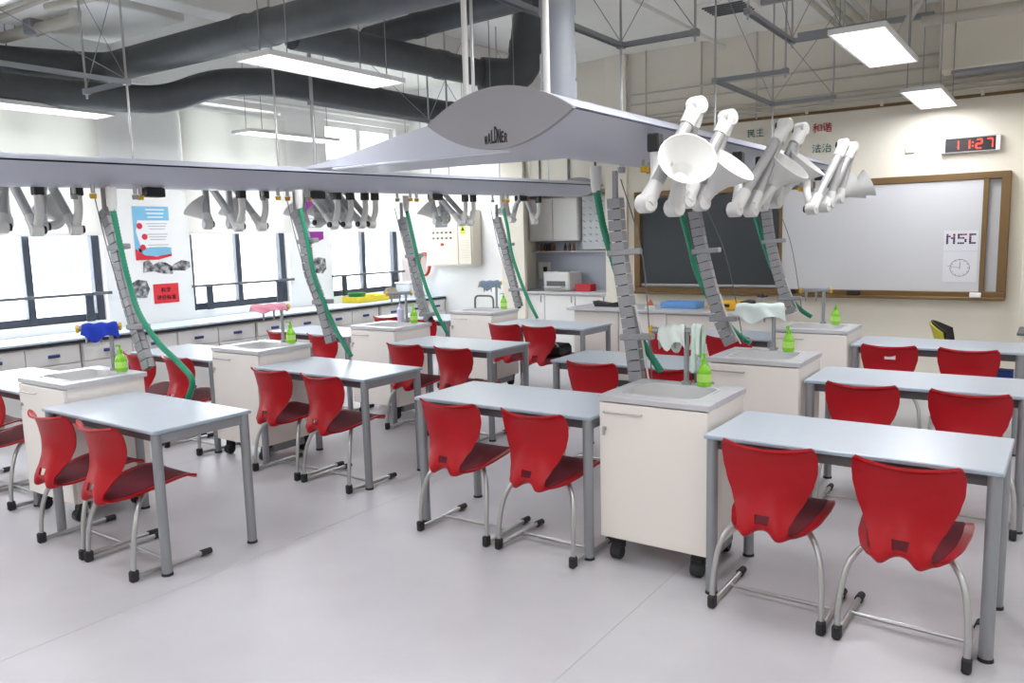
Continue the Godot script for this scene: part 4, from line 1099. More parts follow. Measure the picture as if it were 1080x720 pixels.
func make_tables() -> void:
	var W := 1.149
	var D := 0.571
	# [left x, front z, turn in degrees, place, chair offsets]
	var spots := [
		[-6.53, -2.12, 0.0, "rear-row", "beside the window counter", [0.3, 0.83]],
		[-6.63, -3.53, 0.0, "third-row", "beside the window counter", [0.29, 0.84]],
		[-6.76, -5.1, 0.0, "second-row", "beside the window counter", [0.3, 0.9]],
		[-6.76, -6.62, 0.0, "front-row", "beside the window counter", [0.3, 0.85]],
		[-4.785, -1.95, -0.6, "rear-row", "on the aisle side of the window boom", [0.31, 0.82]],
		[-4.885, -3.485, -1.0, "third-row", "on the aisle side of the window boom", [0.31, 0.84]],
		[-4.905, -4.9, -0.4, "second-row", "on the aisle side of the window boom", [0.3, 0.83]],
		[-4.95, -6.5, -1.0, "front-row", "on the aisle side of the window boom", [0.26, 0.68]],
		[-3.065, -3.2, 0.6, "rear-row", "on the window side of the lettered boom", [0.33, 0.87]],
		[-3.08, -4.71, 0.4, "middle-row", "on the window side of the lettered boom", [0.39, 0.92]],
		[-3.11, -6.4, 0.0, "front-row", "on the window side of the lettered boom", [0.28, 0.8]],
		[-1.312, -3.165, -0.6, "rear-row", "beyond the lettered boom", [0.316, 0.838]],
		[-1.275, -4.7, 0.3, "middle-row", "beyond the lettered boom", [0.34, 0.875]],
		[-1.36, -6.39, 0.1, "front-row", "beyond the lettered boom", [0.29, 0.81]],
	]
	var tp: Node3D
	var cp: Node3D
	for s in spots:
		var turn := deg_to_rad(s[2])
		var bas := Basis(Vector3.UP, turn)
		var fl := Vector3(s[0], 0, s[1])
		var ctr := fl + bas * Vector3(W / 2, 0, -D / 2)
		var lab: String = "pale blue-topped %s table with round grey legs, %s" % [s[3], s[4]]
		if tp:
			copy(tp, lab, ctr, turn, "two-seat tables")
		else:
			tp = make_table(lab)
			tp.position = ctr
			tp.rotation.y = turn
		for k in 2:
			var cl: String = "red chair, %s end of %s table %s" % ["window" if k == 0 else "far", s[3], s[4]]
			var cpos: Vector3 = fl + bas * Vector3(s[5][k], 0, 0.1)
			var ct: float = turn + [0.012, -0.02][k]
			var ch: Node3D
			if cp:
				ch = copy(cp, cl, cpos, ct, "red school chairs")
			else:
				ch = make_chair(cl)
				ch.position = cpos
				ch.rotation.y = ct
				cp = ch
			if s[0] == -1.36 and k == 0:
				part(ch, "sticker", B.new().box(Vector3(0.015, 0.685, 0.026), Vector3(0.075, 0.035, 0.002), 0.0, Basis(Vector3.RIGHT, -0.12)), M.paper, Transform3D.IDENTITY, "white paper sticker")
	var sinks := [
		[-5.38, -2.09, "rear mobile sink cabinet under the window boom with blue cloth on its tap"],
		[-5.475, -3.535, "mobile sink cabinet with pink cloth on its tap"],
		[-5.555, -5.09, "mobile sink cabinet under the window boom with lilac bottle"],
		[-5.58, -6.62, "front mobile sink cabinet under the window boom with arched handle"],
		[-1.906, -3.275, "rear mobile sink cabinet under the lettered boom, door and lock in view"],
		[-1.865, -4.66, "middle mobile sink cabinet under the lettered boom"],
		[-1.95, -6.35, "front mobile sink cabinet under the lettered boom with uncovered tap"],
	]
	var sp: Node3D
	for s in sinks:
		var p := Vector3(s[0] + 0.29, 0, s[1] - 0.26)
		if sp:
			copy(sp, s[2], p, 0.0, "mobile sink units")
		else:
			sp = make_sink(s[2])
			sp.position = p

func make_supplies() -> void:
	var sets := [
		["middle of the lettered boom, rear", -3.9, [[-2.12, 1.85], [-2.10, 1.58], [-2.06, 1.31], [-2.02, 1.07], [-1.99, 0.83]], [[-2.19, 1.92], [-2.17, 1.71], [-2.13, 1.52], [-2.07, 1.28], [-1.99, 1.04], [-1.89, 0.87]], 1],
		["lettered boom before the dark screen", -5.25, [[-2.19, 1.80], [-2.14, 1.55], [-2.07, 1.28], [-2.00, 1.04], [-1.92, 0.87]], [[-2.25, 1.83], [-2.21, 1.61], [-2.16, 1.34], [-2.05, 1.11], [-1.93, 0.95], [-1.82, 0.87]], 1],
		["lettered boom at the whiteboard edge", -6.95, [[-2.21, 1.87], [-2.17, 1.59], [-2.10, 1.30], [-2.02, 1.05], [-1.97, 0.92]], [[-2.25, 1.80], [-2.20, 1.55], [-2.13, 1.30], [-2.04, 1.10], [-1.93, 0.96], [-1.83, 0.89]], 1],
		["window boom at the blue poster", -2.68, [[-5.26, 1.90], [-5.17, 1.68], [-5.11, 1.41], [-5.01, 1.13], [-4.90, 0.87]], [[-5.07, 1.91], [-5.03, 1.71], [-4.97, 1.47], [-4.87, 1.23], [-4.68, 1.05], [-4.49, 0.94], [-4.35, 0.84], [-4.40, 0.72]], 0],
		["window boom at the purple poster", -4.14, [[-5.10, 1.90], [-5.01, 1.69], [-4.98, 1.43], [-4.87, 1.18], [-4.77, 0.87]], [[-4.99, 1.94], [-4.93, 1.69], [-4.87, 1.39], [-4.75, 1.13], [-4.64, 0.95], [-4.50, 0.77]], 0],
		["window boom before the third window", -5.69, [[-5.38, 1.86], [-5.30, 1.63], [-5.24, 1.35], [-5.18, 1.08], [-5.11, 0.91], [-5.04, 0.88]], [[-5.27, 1.95], [-5.20, 1.67], [-5.13, 1.40], [-5.03, 1.13], [-4.92, 0.92], [-4.81, 0.75]], 0],
		["window boom before the wall recess", -7.22, [[-5.33, 1.87], [-5.25, 1.60], [-5.18, 1.33], [-5.11, 1.06], [-5.05, 0.85]], [[-5.21, 1.99], [-5.15, 1.75], [-5.11, 1.49], [-5.02, 1.23], [-4.90, 0.96], [-4.78, 0.75]], 0],
	]
	var lm := B.new()
	for s in [-1.0, 1.0]:
		lm.box(Vector3(s * 0.038, 0, 0), Vector3(0.008, 0.056, 0.05), 0.0)
	lm.box(Vector3(0, 0.0, 0.021), Vector3(0.084, 0.056, 0.006), 0.0)
	lm.box(Vector3(0, 0.0, -0.021), Vector3(0.084, 0.056, 0.006), 0.0)
	var link: ArrayMesh = lm.mesh()
	for s in sets:
		var z: float = s[1]
		var pts: Array = []
		for p in s[2]:
			pts.append(Vector3(p[0], p[1], z))
		var path := smooth_path(pts, 8)
		# top anchor straight up into the boom
		var t := thing("cable_chain", "grey link cable chain hanging from the " + s[0], "cable chain", pts[0], 0.0, "cable chains under the booms")
		var acc := 0.0
		var step := 0.0615
		var q := 0
		var total := 0.0
		for i in path.size() - 1:
			total += (path[i + 1] - path[i]).length()
		var want := 0.03
		for i in path.size() - 1:
			var seg: Vector3 = path[i + 1] - path[i]
			while acc + seg.length() >= want and q < 40:
				var c: Vector3 = path[i] + seg.normalized() * (want - acc)
				var d := -seg.normalized()
				var bx := d.cross(Vector3.BACK).normalized()
				part(t, "link", link, M.chain, Transform3D(Basis(bx, d, bx.cross(d)), c - pts[0]))
				want += step
				q += 1
			acc += seg.length()
		var core: Array = []
		for c in path:
			core.append(c - pts[0])
		part(t, "cable_core", B.new().tube(core, 0.02, 8), M.rubber, Transform3D.IDENTITY, "dark cables inside the links")
		if s[4] == 1:
			var side: Array = []
			for k in range(int(path.size() * 0.55), path.size()):
				side.append(path[k] - pts[0] + Vector3(0.055 + 0.05 * (k / float(path.size()) - 0.55), 0, 0.01))
			part(t, "white_tube", B.new().tube(side, 0.006, 6), M.white_plastic)
		part(t, "hanger_strap", B.new().box(Vector3(0, 0.07, 0), Vector3(0.03, 0.16, 0.02), 0.003), M.chain)
		for f in [0.3, 0.78]:
			var c: Vector3 = path[int(f * (path.size() - 1))] - pts[0]
			part(t, "clamp", B.new().box(c + Vector3(0.03, 0, 0.0), Vector3(0.2, 0.035, 0.06), 0.006, Basis(Vector3.BACK, 0.06)), M.chain)
		var cord: Array = []
		var top_c: Vector3 = pts[0] + Vector3(0.05 if s[4] == 1 else -0.06, 0.1, 0.03)
		var bot: Vector3 = pts[-1] + Vector3(0.1 if s[4] == 1 else -0.02, 0.0, 0.02)
		part(t, "cord", B.new().tube(smooth_path([top_c - pts[0], top_c.lerp(bot, 0.4) + Vector3(0.06 if s[4] == 1 else -0.03, 0, 0) - pts[0], bot - pts[0]], 6), 0.0035, 5), M.grey_dark)
		# corrugated green hose
		var hp: Array = []
		for p in s[3]:
			hp.append(Vector3(p[0] + ((0.022 - 0.1 * (p[1] - 0.87)) if s[4] == 1 else 0.0), p[1], z + (-0.055 if s[4] == 1 else 0.05)))
		var fine := smooth_path(hp, 22)
		var rr: Array = []
		for i in fine.size():
			rr.append((0.022 if s[4] == 1 else 0.0195) - (0.0 if i % 2 == 0 else 0.003))
			fine[i] -= hp[0]
		var h := thing("green_hose", "ribbed green hose hanging from the " + s[0], "hose", hp[0], 0.0, "green hoses under the booms")
		part(h, "hose", B.new().tube(fine, rr, 9), M.green_hose)
		part(h, "connector", B.new().lathe([Vector2(0.0, 0.12), Vector2(0.033, 0.12), Vector2(0.03, 0.02), Vector2(0.022, -0.03), Vector2(0, -0.03)], 12), M.white_plastic)
		# valves and outlets in the belly of the boom
		var bm: Node3D = boom_r if s[4] == 1 else boom_l
		var by: float = 2.03 if s[4] == 1 else 2.0 + (-z - 1.5) * 0.0165
		var x0: float = -2.0 if s[4] == 1 else -5.26
		for k in [[0.12, 0.13, "yellow"], [0.1, 0.02, "orange"], [0.14, -0.14, "steel"], [0.1, -0.2, "yellow"], [0.02, 0.2, "steel"]]:
			var c := Vector3(x0 + k[0], by + 0.015, z + k[1])
			wpart(bm, "valve_stem", B.new().tube([c + Vector3(0, 0.03, 0), c - Vector3(0, 0.04, 0)], 0.013, 8), M.chrome_tube)
			wpart(bm, "valve_knob", B.new().lathe([Vector2(0, -0.075), Vector2(0.02, -0.075), Vector2(0.023, -0.045), Vector2(0, -0.045)], 10, Transform3D(Basis.IDENTITY, c)), M[k[2]])
		wpart(bm, "socket_block", B.new().box(Vector3(x0 + 0.05, by - 0.005, z - 0.32), Vector3(0.09, 0.06, 0.14), 0.006), M.black)

const TAP_TURN := [-0.5, -0.55, -0.6, -0.7, -1.35, -1.3, -1.2]

func cloth(label: String, at: Vector3, length: float, drop_a: float, drop_b: float, m: Material, turn := 0.0) -> void:
	# a rag laid over a bar that runs along z
	var g: Array = []
	for i in 15:
		var f := i / 14.0
		var row: Array = []
		for j in 21:
			var s := -1.0 + j / 10.0
			var d := drop_a if s < 0 else drop_b
			var e := absf(s)
			var rag := 1.0 + 0.25 * sin(f * 9.0 + s * 2.0) - 0.35 * absf(f - 0.5)
			var y := -maxf(e - 0.12, 0.0) / 0.88 * d * rag
			var x := signf(s) * (0.022 * minf(e / 0.15, 1.0) + 0.014 * e * sin(f * 14.0 + s * 3.0) + 0.02 * e) 
			row.append(Vector3(x, y + 0.012 * (1.0 - minf(e / 0.12, 1.0)) + 0.004 * sin(f * 17.0), (f - 0.5) * length * (1.0 + 0.12 * e)))
		g.append(row)
	solo("cleaning_cloth", B.new().sheet(g, 0.0025), m, label, "cloth", "", at).rotation.y = turn

func make_small_things() -> void:
	var taps := [
		[-5.38, -2.09, "grey column tap under the blue cloth"],
		[-5.475, -3.535, "grey column tap under the pink cloth"],
		[-5.555, -5.09, "grey column tap beside the lilac bottle"],
		[-5.58, -6.62, "grey column tap under the slate-blue cloth"],
		[-1.906, -3.275, "grey column tap with yellow knobs under the long white cloth"],
		[-1.865, -4.66, "grey column tap with yellow knobs under the short white cloth"],
		[-1.95, -6.35, "bare grey column tap with yellow knobs before the whiteboard"],
	]
	var bottle_l := ["green soap bottle beside the blue-clothed tap", "green soap bottle beside the pink-clothed tap", "green soap bottle beside the lilac bottle", "green soap bottle beside the arched handle", "green soap bottle beside the tap with the long white cloth", "green soap bottle beside the tap with the short white cloth", "green soap bottle beside the bare tap"]
	var tp: Node3D
	var bp: Node3D
	for i in taps.size():
		var s = taps[i]
		var at := Vector3(s[0] + 0.286 + (0.04 if i < 4 else 0.0), 0.856, s[1] - 0.445)
		if tp:
			copy(tp, s[2], at, TAP_TURN[i], "column taps on the sinks")
		else:
			tp = thing("lab_tap", s[2], "tap", at, TAP_TURN[i], "column taps on the sinks")
			part(tp, "column", B.new().tube([Vector3(0, 0.0, 0), Vector3(0, 0.29, 0)], 0.0135, 12), M.steel)
			part(tp, "base", B.new().lathe([Vector2(0.026, 0), Vector2(0.024, 0.02), Vector2(0, 0.02)], 14), M.steel)
			part(tp, "bar", B.new().tube([Vector3(0, 0.285, -0.035), Vector3(0, 0.285, 0.165)], 0.015, 10), M.steel)
			for z in [-0.04, 0.17]:
				var k := part(tp, "valve", B.new().tube([Vector3(0, 0.285, z - 0.015), Vector3(0, 0.285, z + 0.015)], 0.019, 10), M.steel)
				var kb := B.new()
				for c in 4:
					var a := TAU * c / 4 + 0.4
					kb.ball(Vector3(cos(a) * 0.015, 0.285 + sin(a) * 0.015, z + signf(z) * 0.016), 0.012, 8)
				part(k, "knob", kb, M.yellow)
			for z in [0.06, 0.14]:
				part(tp, "spout", B.new().tube([Vector3(0, 0.275, z), Vector3(0, 0.235, z), Vector3(0, 0.19, z)], [0.011, 0.009, 0.006], 8), M.steel)
		var bat := Vector3(s[0] + 0.385 + (0.04 if i < 4 else 0.0), 0.8565, s[1] - 0.44)
		if bp:
			copy(bp, bottle_l[i], bat, 0.3 * i, "green soap bottles")
		else:
			bp = thing("soap_bottle", bottle_l[i], "soap bottle", bat, 0.0, "green soap bottles")
			part(bp, "bottle", B.new().lathe([Vector2(0, 0), Vector2(0.032, 0.0), Vector2(0.036, 0.008), Vector2(0.037, 0.05), Vector2(0.034, 0.085), Vector2(0.024, 0.105), Vector2(0.013, 0.118), Vector2(0.013, 0.13), Vector2(0, 0.13)], 18), M.soap_solid)
			part(bp, "label", B.new().tube([Vector3(0, 0.028, 0), Vector3(0, 0.068, 0)], 0.0376, 18, false), mat(rgb(178, 226, 110), 0.5), Transform3D.IDENTITY, "pale green label")
			var pu := part(bp, "pump", B.new().lathe([Vector2(0.015, 0.128), Vector2(0.015, 0.143), Vector2(0.006, 0.146), Vector2(0.006, 0.168), Vector2(0, 0.168)], 10), mat(rgb(120, 200, 30), 0.4))
			part(pu, "nozzle", B.new().tube([Vector3(0.006, 0.168, 0), Vector3(-0.03, 0.17, 0), Vector3(-0.042, 0.162, 0)], 0.0055, 7), mat(rgb(120, 200, 30), 0.4))
	var rags := [
		[0, 0.06, 0.2, 0.05, 0.09, "royal blue cloth over the rear tap under the window boom", rgb(30, 58, 176)],
		[1, 0.1, 0.26, 0.04, 0.05, "pink cloth over the tap under the window boom", rgb(226, 152, 170)],
		[3, 0.08, 0.22, 0.06, 0.08, "slate-blue cloth over the front tap under the window boom", rgb(120, 138, 156)],
		[4, 0.075, 0.13, 0.12, 0.1, "white cloth over the rear tap under the lettered boom", rgb(222, 232, 226)],
		[5, 0.09, 0.3, 0.06, 0.1, "broad white cloth over the middle tap under the lettered boom", rgb(218, 230, 226)],
	]
	for r in rags:
		var s = taps[r[0]]
		var at := Vector3(s[0] + 0.286 + (0.04 if r[0] < 4 else 0.0), 1.159, s[1] - 0.445) + Basis(Vector3.UP, TAP_TURN[r[0]]) * Vector3(0, 0, r[1])
		cloth(r[5], at, r[2], r[3], r[4], mat(r[6], 0.9), TAP_TURN[r[0]])
	cloth("long white cloth hanging behind the rear tap under the lettered boom", Vector3(-1.565, 1.165, -3.735), 0.05, 0.2, 0.24, mat(rgb(212, 228, 218), 0.9), 1.5)
	# arched handle on the front sink
	solo("arched_handle", B.new().tube(rounded([Vector3(0, 0, 0), Vector3(0, 0.14, 0), Vector3(0.26, 0.14, 0), Vector3(0.26, 0, 0)], 0.06, 6), 0.011, 10), M.grey_dark, "dark grey arched handle on the front sink", "handle", "", Vector3(-5.55, 0.856, -7.05))
	solo("lilac_bottle", B.new().lathe([Vector2(0, 0), Vector2(0.035, 0), Vector2(0.035, 0.13), Vector2(0.015, 0.15), Vector2(0.015, 0.18), Vector2(0, 0.18)], 14), mat(rgb(206, 200, 226), 0.4), "tall lilac bottle on the sink under the window boom", "bottle", "", Vector3(-5.3, 0.856, -5.53))
	# things on the window counter by the third window
	var yt := thing("yellow_tray", "shallow yellow tray on the window counter", "tray", Vector3(-8.0, 0.8155, -7.75))
	part(yt, "bottom", B.new().box(Vector3(0, 0.008, 0), Vector3(0.3, 0.016, 0.62), 0.006), mat(rgb(228, 206, 52), 0.5))
	for e in [[0.145, 0.0, 0.012, 0.62], [-0.145, 0.0, 0.012, 0.62], [0.0, 0.305, 0.29, 0.012], [0.0, -0.305, 0.29, 0.012]]:
		part(yt, "side", B.new().box(Vector3(e[0], 0.045, e[1]), Vector3(e[2], 0.07, e[3]), 0.004), mat(rgb(228, 206, 52), 0.5))
	solo("green_bowl", B.new().lathe([Vector2(0, 0), Vector2(0.09, 0), Vector2(0.13, 0.11), Vector2(0.125, 0.11), Vector2(0.085, 0.006), Vector2(0, 0.006)], 20), mat(rgb(32, 148, 78), 0.45), "green plastic bowl standing in the yellow tray", "bowl", "", Vector3(-8.02, 0.833, -7.6))
	var sk := thing("brown_bag", "slumped brown striped cloth bag on the window counter", "bag", Vector3(-8.0, 0.8155, -8.25))
	var bg: Array = []
	for i in 17:
		var row: Array = []
		for j in 9:
			var a := TAU * i / 16.0
			var f := j / 8.0
			var r := 0.115 * (1.0 - 0.45 * f * f) * (1.0 + 0.1 * sin(a * 3.0 + f * 4.0))
			row.append(Vector3(cos(a) * r * 0.8, f * 0.15 + 0.012 * sin(a * 2.0), sin(a) * r * 1.3))
		bg.append(row)
	part(sk, "sack", B.new().sheet(bg, 0.006), mottled(rgb(148, 136, 116), 0.18, 0.12, 0.9, 12))
	part(sk, "filling", B.new().ball(Vector3(0, 0.07, 0), 0.08, 12), mat(rgb(120, 108, 90), 0.9))
	var cb := mat(Color(0.93, 0.95, 0.96, 0.35), 0.2)
	cb.transparency = BaseMaterial3D.TRANSPARENCY_ALPHA
	var tb := thing("clear_box", "clear plastic storage box on the window counter", "box", Vector3(-7.95, 0.8155, -8.6))
	part(tb, "bin", B.new().box(Vector3(0, 0.1, 0), Vector3(0.28, 0.2, 0.3), 0.012), cb)
	part(tb, "lid", B.new().box(Vector3(0, 0.21, 0), Vector3(0.3, 0.02, 0.32), 0.006), M.white_plastic)
	# demonstration bench in front of the board
	var fb := thing("demonstration_bench", "long white demonstration bench with grey top before the board", "bench", Vector3(-3.25, 0, -7.75))
	part(fb, "body", B.new().span(Vector3(-1.22, 0.08, -0.32), Vector3(1.0, 0.83, 0.3), 0.004), M.cabinet)
	part(fb, "top", B.new().span(Vector3(-1.28, 0.83, -0.36), Vector3(1.05, 0.86, 0.37), 0.004), M.worktop)
	part(fb, "plinth", B.new().span(Vector3(-1.2, 0, -0.3), Vector3(0.98, 0.08, 0.26)), M.grey_dark)
	for k in 4:
		part(fb, "front_panel", B.new().box(Vector3(-0.94 + k * 0.555, 0.455, 0.31), Vector3(0.545, 0.73, 0.02), 0.004), M.cabinet)
	var bt := thing("blue_tray", "flat blue plastic tray on the demonstration bench", "tray", Vector3(-3.32, 0.86, -7.75))
	part(bt, "bottom", B.new().box(Vector3(0, 0.012, 0), Vector3(0.4, 0.024, 0.24), 0.008), mat(rgb(108, 160, 216), 0.5))
	part(bt, "rim", B.new().box(Vector3(0, 0.045, 0.115), Vector3(0.4, 0.045, 0.012), 0.004).box(Vector3(0, 0.045, -0.115), Vector3(0.4, 0.045, 0.012), 0.004).box(Vector3(-0.195, 0.045, 0), Vector3(0.012, 0.045, 0.22), 0.004).box(Vector3(0.195, 0.045, 0), Vector3(0.012, 0.045, 0.22), 0.004), mat(rgb(108, 160, 216), 0.5))
	var yc := thing("tool_case", "yellow and black tool case on the demonstration bench", "case", Vector3(-2.78, 0.86, -7.72))
	part(yc, "body", B.new().box(Vector3(0, 0.045, 0), Vector3(0.42, 0.09, 0.22), 0.012), mat(rgb(232, 178, 30), 0.45))
	part(yc, "grip", B.new().box(Vector3(-0.06, 0.05, 0.115), Vector3(0.16, 0.03, 0.02), 0.006), M.black)
	part(yc, "end_cap", B.new().box(Vector3(0.17, 0.046, 0), Vector3(0.1, 0.095, 0.225), 0.012), M.black)
	var bn := thing("bench_nozzle", "small chrome bench gas nozzle on the demonstration bench", "nozzle", Vector3(-2.52, 0.86, -7.9))
	part(bn, "post", B.new().tube([Vector3(0, 0, 0), Vector3(0, 0.12, 0)], [0.022, 0.014], 10), M.chrome_tube)
	part(bn, "cross", B.new().tube([Vector3(-0.05, 0.13, 0), Vector3(0.05, 0.13, 0)], 0.012, 8).ball(Vector3(0, 0.13, 0), 0.022), M.black)
	var sf := thing("desk_figure", "tiny coloured ornament on the demonstration bench", "ornament", Vector3(-3.62, 0.86, -7.6))
	part(sf, "base", B.new().lathe([Vector2(0, 0), Vector2(0.06, 0), Vector2(0.05, 0.03), Vector2(0, 0.03)], 12), mat(rgb(190, 214, 190), 0.5))
	part(sf, "peak", B.new().lathe([Vector2(0.035, 0.03), Vector2(0.02, 0.075), Vector2(0, 0.1)], 10), mat(rgb(196, 92, 86), 0.5))
	solo("black_caddy", B.new().prism(PackedVector2Array([Vector2(-0.13, 0), Vector2(0.13, 0), Vector2(0.16, 0.06), Vector2(0.02, 0.035), Vector2(-0.16, 0.06)]), 0.14, Transform3D.IDENTITY, false), M.black, "low black caddy at the window end of the demonstration bench", "caddy", "", Vector3(-4.15, 0.86, -7.72))
	# yellow shell chair by the board
	var yr := thing("shell_chair", "yellow shell chair with black inside standing below the whiteboard", "chair", Vector3(-0.72, 0, -7.6), 1.5)
	var sg: Array = []
	var pr: Array = []
	for p in [[-0.24, 0.82], [-0.2, 0.7], [-0.16, 0.56], [-0.1, 0.47], [0.05, 0.45], [0.2, 0.47]]:
		pr.append(Vector3(0, p[1], p[0]))
	var pp := smooth_path(pr, 4)
	for i in 13:
		var s := -1.0 + i / 6.0
		var row: Array = []
		for j in pp.size():
			var f := 1.0 - j / float(pp.size() - 1)
			row.append(pp[j] + Vector3(s * (0.23 - 0.05 * f), -0.05 * f * f * s * s * 1.5 + 0.05 * (1.0 - f) * s * s, 0.14 * s * s * f))
		sg.append(row)
	part(yr, "shell", B.new().sheet(sg, 0.012), mat(rgb(196, 186, 48), 0.45))
	var ig: Array = []
	for row in sg:
		var r2: Array = []
		for p in row:
			r2.append(Vector3(p.x * 0.9, p.y + 0.012, p.z + 0.014))
		ig.append(r2)
	part(yr, "lining", B.new().sheet(ig, 0.008), M.black)
	for q in [[-1, -1], [1, -1], [1, 1], [-1, 1]]:
		part(yr, "leg", B.new().tube([Vector3(q[0] * 0.08, 0.445, q[1] * 0.08 + 0.03), Vector3(q[0] * 0.2, 0.0, q[1] * 0.2 + 0.03)], [0.014, 0.01], 8), M.conduit)
	solo("blue_carton", B.new().box(Vector3(0, 0.07, 0), Vector3(0.16, 0.14, 0.12), 0.004), mat(rgb(36, 68, 148), 0.45), "small blue carton on the chair beyond the front-row table", "carton", "", Vector3(-0.36, 0.452, -6.6))
	# bag on a chair and a plate cupboard at the pier
	var bag := thing("black_bag", "black bag lying on the red chair of the front-row table", "bag", Vector3(-4.22, 0.452, -6.62))
	part(bag, "bag", B.new().box(Vector3(0, 0.06, 0), Vector3(0.3, 0.12, 0.22), 0.03), M.black)
	part(bag, "strap", B.new().tube(smooth_path([Vector3(-0.1, 0.1, 0.1), Vector3(-0.08, 0.14, 0.13), Vector3(0.08, 0.14, 0.13), Vector3(0.1, 0.1, 0.1)]), 0.008, 6), M.conduit)
	solo("low_cupboard", B.new().span(Vector3(-0.3, 0, -8.68), Vector3(0.6, 0.66, -8.2), 0.004), M.cabinet, "low cream cupboard standing against the front wall pier", "cupboard")
	solo("cupboard_top", B.new().span(Vector3(-0.33, 0.661, -8.69), Vector3(0.62, 0.685, -8.16), 0.003), M.grey_dark, "dark grey top board lying on the low cream cupboard", "board")
	make_posters()

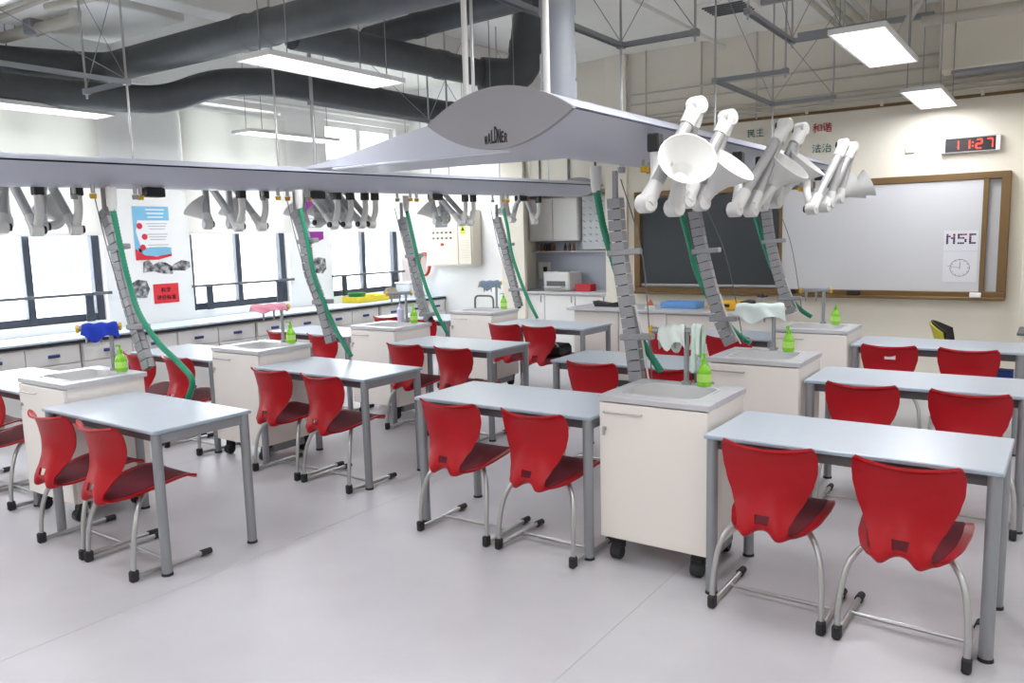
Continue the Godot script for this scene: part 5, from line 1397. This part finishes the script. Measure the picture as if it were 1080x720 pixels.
func make_posters() -> void:
	# the wall faces +x: posters are turned so that their own x runs along -z
	var turn := PI / 2
	var white = M.paper
	var blue := mat(rgb(126, 190, 222), 0.7)
	var red := mat(rgb(206, 44, 60), 0.7)
	var purple := mat(rgb(142, 40, 142), 0.7)
	var grey := mat(rgb(170, 172, 180), 0.8)
	var dark := mat(rgb(60, 60, 66), 0.8)
	var p := thing("wall_poster", "blue and white poster with three red numbered dots and red wave", "poster", Vector3(-8.197, 1.79, -4.77), turn)
	part(p, "sheet", B.new().box(Vector3.ZERO, Vector3(0.42, 0.58, 0.003)), white)
	part(p, "header", B.new().box(Vector3(0, 0.215, 0.002), Vector3(0.42, 0.15, 0.002)), blue)
	part(p, "margin", B.new().prism(PackedVector2Array([Vector2(-0.21, 0.14), Vector2(-0.16, 0.14), Vector2(-0.185, 0.02), Vector2(-0.13, -0.2), Vector2(-0.21, -0.2)]), 0.002, Transform3D(Basis.IDENTITY, Vector3(0, 0, 0.001))), blue)
	part(p, "footer", B.new().box(Vector3(0.02, -0.2, 0.002), Vector3(0.38, 0.09, 0.002)), blue)
	part(p, "wave", B.new().prism(PackedVector2Array([Vector2(-0.21, -0.16), Vector2(-0.1, -0.235), Vector2(0.03, -0.25), Vector2(0.21, -0.225), Vector2(0.21, -0.25), Vector2(0.05, -0.285), Vector2(-0.21, -0.285)]), 0.002, Transform3D(Basis.IDENTITY, Vector3(0, 0, 0.002))), red)
	for k in 3:
		part(p, "red_dot", B.new().tube([Vector3(-0.14 + [0.0, 0.05, 0.02][k], 0.08 - k * 0.115, 0.001), Vector3(-0.14 + [0.0, 0.05, 0.02][k], 0.08 - k * 0.115, 0.004)], 0.033, 16), red)
		for q in 3:
			part(p, "text_line", B.new().box(Vector3(0.06, 0.105 - k * 0.115 - q * 0.028, 0.002), Vector3(0.24 - q * 0.03, 0.008, 0.001)), grey)
	for q in 3:
		part(p, "title_line", B.new().box(Vector3(0.05, 0.255 - q * 0.04, 0.0035), Vector3(0.22 - q * 0.02, 0.012, 0.001)), white)
	var p2 := thing("wall_poster", "purple and white poster between the second and third windows", "poster", Vector3(-8.197, 1.93, -7.0), turn)
	part(p2, "sheet", B.new().box(Vector3.ZERO, Vector3(0.42, 0.6, 0.003)), white)
	part(p2, "header", B.new().prism(PackedVector2Array([Vector2(-0.19, 0.12), Vector2(-0.19, 0.29), Vector2(0.18, 0.28), Vector2(0.1, 0.23), Vector2(0.19, 0.18), Vector2(0.17, 0.12)]), 0.002, Transform3D(Basis.IDENTITY, Vector3(0, 0, 0.001))), purple)
	part(p2, "footer", B.new().prism(PackedVector2Array([Vector2(-0.21, -0.14), Vector2(0.21, -0.14), Vector2(0.21, -0.24), Vector2(-0.02, -0.28), Vector2(-0.21, -0.25)]), 0.002, Transform3D(Basis.IDENTITY, Vector3(0, 0, 0.001))), purple)
	part(p2, "wave", B.new().prism(PackedVector2Array([Vector2(-0.21, -0.25), Vector2(-0.02, -0.28), Vector2(0.21, -0.24), Vector2(0.0, -0.3), Vector2(-0.21, -0.29)]), 0.002, Transform3D(Basis.IDENTITY, Vector3(0, 0, 0.002))), red)
	for q in 4:
		part(p2, "text_line", B.new().box(Vector3(0.03, 0.08 - q * 0.055, 0.002), Vector3(0.3, 0.01, 0.001)), grey)
	part(p2, "red_dot", B.new().tube([Vector3(-0.15, -0.03, 0.001), Vector3(-0.15, -0.03, 0.004)], 0.033, 14), red)
	# red notice with six characters
	var rn := thing("red_notice", "red notice with black characters below the blue poster", "notice", Vector3(-8.197, 1.13, -4.88), turn)
	part(rn, "sheet", B.new().box(Vector3.ZERO, Vector3(0.3, 0.215, 0.003)), mat(rgb(222, 50, 58), 0.7))
	var dm := mat(rgb(70, 16, 20), 0.8)
	for i in 2:
		part(rn, "character", glyph_mesh(["科", "学"][i], 0.055, 0.006), dm, Transform3D(Basis.IDENTITY, Vector3(-0.06 + i * 0.06, 0.012, 0.002)))
	for i in 4:
		part(rn, "character", glyph_mesh(["评", "价", "标", "准"][i], 0.052, 0.006), dm, Transform3D(Basis.IDENTITY, Vector3(-0.115 + i * 0.058, -0.068, 0.002)))
	# cut-out photographs pasted on the wall
	var ph := mottled(rgb(120, 120, 122), 0.75, 0.5, 0.8, 21)
	var cuts := [
		["black and white cut-out photo of two heads under the blue poster", Vector3(-8.197, 1.43, -4.8), [[-0.17, -0.06], [-0.16, 0.05], [-0.1, 0.08], [-0.05, 0.02], [0.02, 0.05], [0.1, 0.04], [0.17, 0.0], [0.18, -0.09], [0.05, -0.08], [-0.05, -0.05]]],
		["small grey cut-out photo beside the blue poster's foot", Vector3(-8.197, 1.43, -5.08), [[-0.15, -0.05], [-0.08, 0.02], [0.02, 0.06], [0.11, 0.04], [0.12, -0.02], [0.05, -0.06], [-0.06, -0.05]]],
		["round grey cut-out photo beside the red notice", Vector3(-8.197, 1.2, -4.58), [[-0.1, -0.09], [-0.1, 0.06], [-0.02, 0.1], [0.08, 0.08], [0.11, -0.01], [0.07, -0.1]]],
		["grey cut-out photo under the purple poster", Vector3(-8.197, 1.35, -7.1), [[-0.09, -0.1], [-0.1, 0.08], [0.0, 0.1], [0.12, 0.08], [0.13, -0.06], [0.06, -0.12]]],
	]
	for c in cuts:
		var poly := PackedVector2Array()
		for q in c[2]:
			poly.append(Vector2(q[0], q[1]))
		var o := solo("photo_cutout", B.new().prism(poly, 0.002), ph, c[0], "picture", "cut-out photos on the window wall", c[1])
		o.rotation.y = turn

func make_exterior() -> void:
	# pale block across the yard, seen through the windows
	var t := thing("opposite_building", "pale building with blue-tinted windows outside the classroom windows", "building", Vector3(-17, -6, -6))
	var fm := mat(rgb(238, 238, 236), 0.8)
	part(t, "facade", B.new().span(Vector3(-4, 0, -26), Vector3(0, 16, 22)), fm)
	part(t, "ledge", B.new().span(Vector3(0, 6.5, -26), Vector3(0.25, 6.75, 22)), fm)
	part(t, "ledge", B.new().span(Vector3(0, 10.0, -26), Vector3(0.25, 10.25, 22)), fm)
	var wm := mat(rgb(58, 70, 76), 0.25)
	for r in 3:
		for k in 5:
			var c := Vector3(0.03, 7.93 - 3.4 + r * 3.4, -1.85 + (k - 2) * 9.0)
			var w := part(t, "window", B.new().box(c, Vector3(0.1, 1.7, 1.05), 0.02), fm)
			part(w, "pane", B.new().box(c + Vector3(0.06, 0, 0), Vector3(0.03, 1.5, 0.85)), wm)
	struct("ground", B.new().span(Vector3(-30, -6.3, -40), Vector3(-8.6, -6.0, 25)), mat(rgb(190, 190, 184), 0.9))
